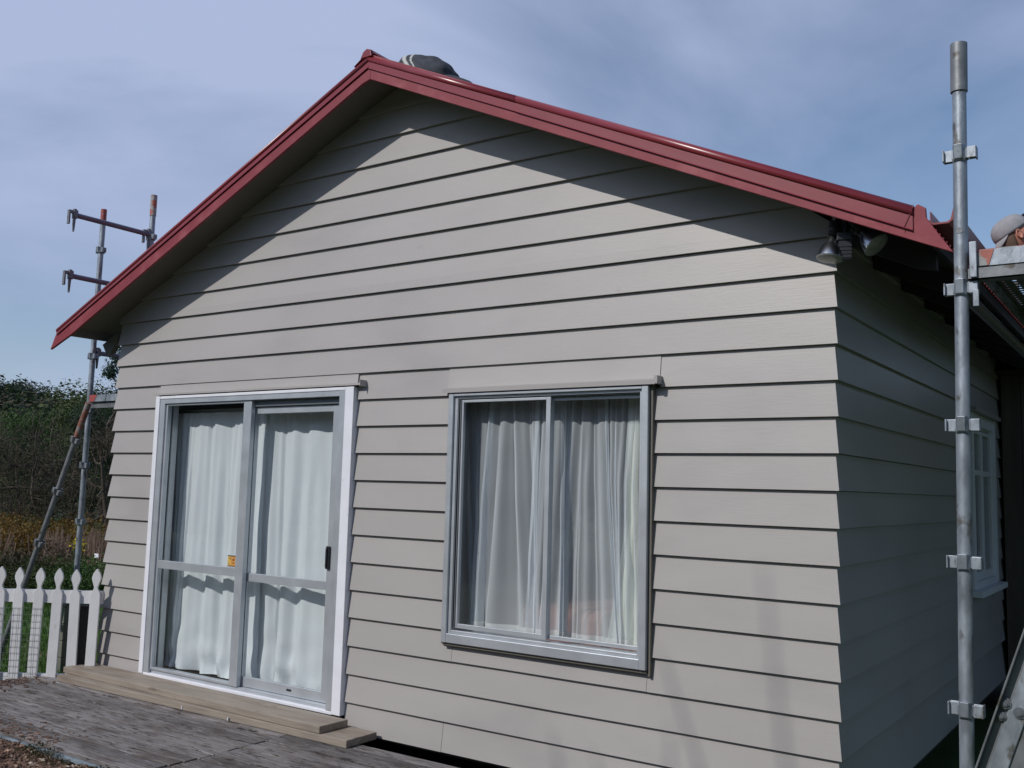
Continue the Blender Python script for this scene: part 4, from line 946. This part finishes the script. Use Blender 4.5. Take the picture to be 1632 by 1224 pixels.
# middle distance
mids = [(-40, 44, 4.0, 2.2, ML_mid), (18, 47, 4.2, 2.4, ML_dark), (62, 42, 4.4, 2.3, ML_green), (96, 40, 4.6, 2.4, ML_mid), (128, 36, 4.6, 2.2, ML_dark), (160, 38, 5.0, 2.4, ML_mid), (190, 34, 5.0, 2.2, ML_dark)]
nm = ['olive tree of the middle distance at the left picture edge', 'dark round evergreen behind the bare brown trees', 'bright green tree above the bare brown trees', 'olive green tree seen left of the leaning pole', 'dark evergreen between the leaning pole and the scaffold standard', 'olive tree just left of the house corner', 'dark evergreen mostly hidden by the house corner']
for i, (px_, d_, h_, r_, mt) in enumerate(mids): x, y = at(px_, d_); tree('bushy_tree', nm[i], x, y, h_, r_, 8000, .05, mt, seed=100+i, base=.12, clumps=12, group='bushy trees behind the garden')
for i, (px_, d_, h_, r_, lb_) in enumerate(((-12, 25, 2.9, 1.35, 'bare brown tree at the left picture edge'), (42, 26, 3.0, 1.5, 'broad bare brown tree left of the leaning pole'), (88, 24, 2.6, 1.0, 'smaller bare brown tree behind the leaning pole'), (176, 22, 3.0, 1.0, 'bare brown tree beside the house corner'))):
    x, y = at(px_, d_); tree('bare_tree', lb_, x, y, h_, r_, 3600, .05, ML_brown, seed=200+i, base=.2, clumps=13, bare=True, group='bare brown trees beyond the lawn')
def shrub(px_, d_, h_, r_, mt, lb_, n, leaf, sd_, group, name='shrub'):
    x, y = at(px_, d_); rn = random.Random(sd_); z0 = gz(x, y); root = empty(name, (x, y, z0), lb_, 'shrub', group)
    b = MB(); s_ = MB()
    for k in range(7): a = rn.uniform(0, 6.28); s_.tube((x, y, z0), (x+r_*.6*math.cos(a), y+r_*.6*math.sin(a), z0+h_*.7), .012, 5, .005, caps=False)
    s_.build('stem', M_bark, root, fix=False)
    for i in range(n):
        a = rn.uniform(0, 6.28); rr = math.sqrt(rn.random()); zz = rn.random(); k = 1+.35*noise.noise(Vector((math.cos(a)*1.5, math.sin(a)*1.5, sd_+zz)))
        leafcard(b, (x+rr*r_*k*math.cos(a), y+rr*r_*k*math.sin(a), z0+h_*zz*math.sqrt(max(.05, 1-rr*rr*.8))*k), leaf*rn.uniform(.5, 1.4), rn, up=.4)
    b.build('foliage', mt, root, fix=False); return root
for i, (px_, d_, h_, r_) in enumerate(((-20, 20, .95, .9), (12, 20.5, 1.0, .8), (42, 19.5, 1.05, .75), (70, 20.5, .95, .75), (108, 20, .9, .7), (150, 20.5, 1.0, .8))):
    lb_ = ['orange brown shrub at the left picture edge', 'second orange brown shrub in from the left edge', 'brightest orange yellow shrub, left of the leaning pole', 'orange brown shrub crossed by the leaning pole', 'orange brown shrub between the two poles', 'orange brown shrub between standard and house corner'][i]
    shrub(px_, d_, h_, r_, ML_gorse, lb_, 5000, .024, 300+i, 'orange brown shrubs beyond the lawn')
for i, (px_, d_, h_, r_, mt) in enumerate(((-10, 16.5, .62, .8, ML_mid), (28, 16, .60, .7, ML_brown), (62, 15.5, .55, .7, ML_mid), (92, 16, .72, .7, ML_brown), (118, 15.2, .6, .6, ML_mid), (146, 14.6, .5, .55, ML_green), (170, 15, .6, .6, ML_green))):
    lb_ = ['low green shrub at the left picture edge behind the fence', 'low brown scrub left of the leaning pole', 'low green shrub at the foot of the leaning pole', 'low brown scrub between leaning pole and standard', 'low green shrub left of the scaffold standard', 'bright green low shrub right of the scaffold standard', 'green low shrub at the house corner'][i]
    shrub(px_, d_, h_, r_, mt, lb_, 5000, .019, 400+i, 'low shrubs at the end of the lawn')
x, y = at(143, 15.6)
b = MB(); rn = random.Random(9); fr_ = empty('daffodils', (x, y, gz(x, y)), 'small clump of yellow flowers right of the scaffold standard', 'flowers')
for i in range(70): leafcard(b, (x+rn.gauss(0, .06), y+rn.gauss(0, .06), gz(x, y)+.74+rn.gauss(0, .04)), .022, rn)
b.build('blossom', ML_yellow, fr_, fix=False); b = MB()
for i in range(12): b.tube((x+rn.gauss(0, .03), y+rn.gauss(0, .03), gz(x, y)), (x+rn.gauss(0, .06), y+rn.gauss(0, .06), gz(x, y)+.72), .005, 4)
b.build('stalk', ML_green, fr_, fix=False)
b = MB(); rn = random.Random(21)
for i in range(900):
    px_ = rn.choice((rn.gauss(0, 18), rn.gauss(112, 14), rn.gauss(172, 12))); x, y = at(px_, rn.uniform(17, 19.4)); z = gz(x, y); h_ = rn.uniform(.25, .8); lx_ = rn.gauss(0, .12); ly_ = rn.gauss(0, .12); wv = rn.uniform(.006, .012)
    b.add([(x-wv, y-wv, z), (x+wv, y+wv, z), (x+lx_+wv*.6, y+ly_+wv*.6, z+h_), (x+lx_-wv*.6, y+ly_-wv*.6, z+h_)], [(0, 1, 2, 3)])
tag(b.build('dry_reeds', ML_reed, fix=False), 'dry pinkish brown reeds and tall weeds beyond the lawn', 'reeds', kind='stuff')
b = MB(); rn = random.Random(22)
for i in range(16000):
    px_ = rn.uniform(-40, 190); x, y = at(px_, 7.2+10*rn.random()**1.4); z = gz(x, y); h_ = rn.uniform(.03, .09); wv = .006; a = rn.uniform(0, 3.14); c_, s_ = math.cos(a)*wv, math.sin(a)*wv; lx_ = rn.gauss(0, .02)
    b.add([(x-c_, y-s_, z), (x+c_, y+s_, z), (x+lx_, y+rn.gauss(0, .02), z+h_)], [(0, 1, 2)])
tag(b.build('lawn_grass', M_blade, fix=False), 'short green lawn grass behind the picket fence', 'grass', kind='stuff')
# small white plant label and a grey box behind the fence
x, y = -11.7, 3.93; z = gz(x, y); pl_ = empty('plant_label', (x, y, z), 'tiny white marker plate on a stake beyond the lawn', 'marker')
b = MB(); b.box((x-.05, y-.004, -1.84), (x+.05, y+.004, -1.78), None); b.build('plate', M_white, pl_); b = MB(); b.box((x-.008, y+.005, z), (x+.008, y+.015, -1.80)); b.build('stake', M_plank, pl_)
x, y = at(152, 9.6); z = gz(x, y)
M_crate = mat('grey_green_timber', (0.13, 0.14, 0.11), .9, var=.3, vscale=6)
bx = empty('garden_box', (x, y, z), 'weathered grey wooden garden box behind the fence at the house corner', 'box')
for k in range(5): b = MB(); b.box((x-.15, y-.15, z+k*.145), (x+.02, y-.13, z+k*.145+.138)); b.build('slat', M_crate, bx)
b = MB(); b.box((x-.15, y-.129, z), (x+.02, y+.05, z+.70)); b.build('box_body', M_crate, bx)
# unseen leafy trees added behind the camera to block low sky; the bare one throws its faint twig shadow on the wall
for i, (x, y, h_, r_) in enumerate(((-20, -13, 6.5, 3.6), (-14, -16.5, 7, 3.8), (-7.5, -17.5, 6.5, 3.6), (-1, -18, 7, 3.8), (5.5, -17, 7, 3.6), (11, -14, 6.5, 3.6), (-25, -6, 6, 3.4))):
    tree('sky_block_tree', ['added sky-blocking tree far left behind the photographer', 'added sky-blocking tree left behind the photographer', 'added sky-blocking tree across the lawn opposite the sliding door', 'added sky-blocking tree across the lawn opposite the wide window', 'added sky-blocking tree across the lawn opposite the right corner', 'added sky-blocking tree far right behind the photographer', 'added sky-blocking tree left of the garden outside the picture'][i],
         x, y, h_, r_, 14000, .085, ML_dark, seed=600+i, base=.0, clumps=22, group='added unseen sky-blocking trees behind the photographer', shape=1.1, core=True)
tree('bare_tree', 'tall bare tree behind the photographer', -3.95, -10.2, 9.9, 1.3, 500, .03, ML_brown, seed=704, base=.70, clumps=12, bare=True, tw=.78)
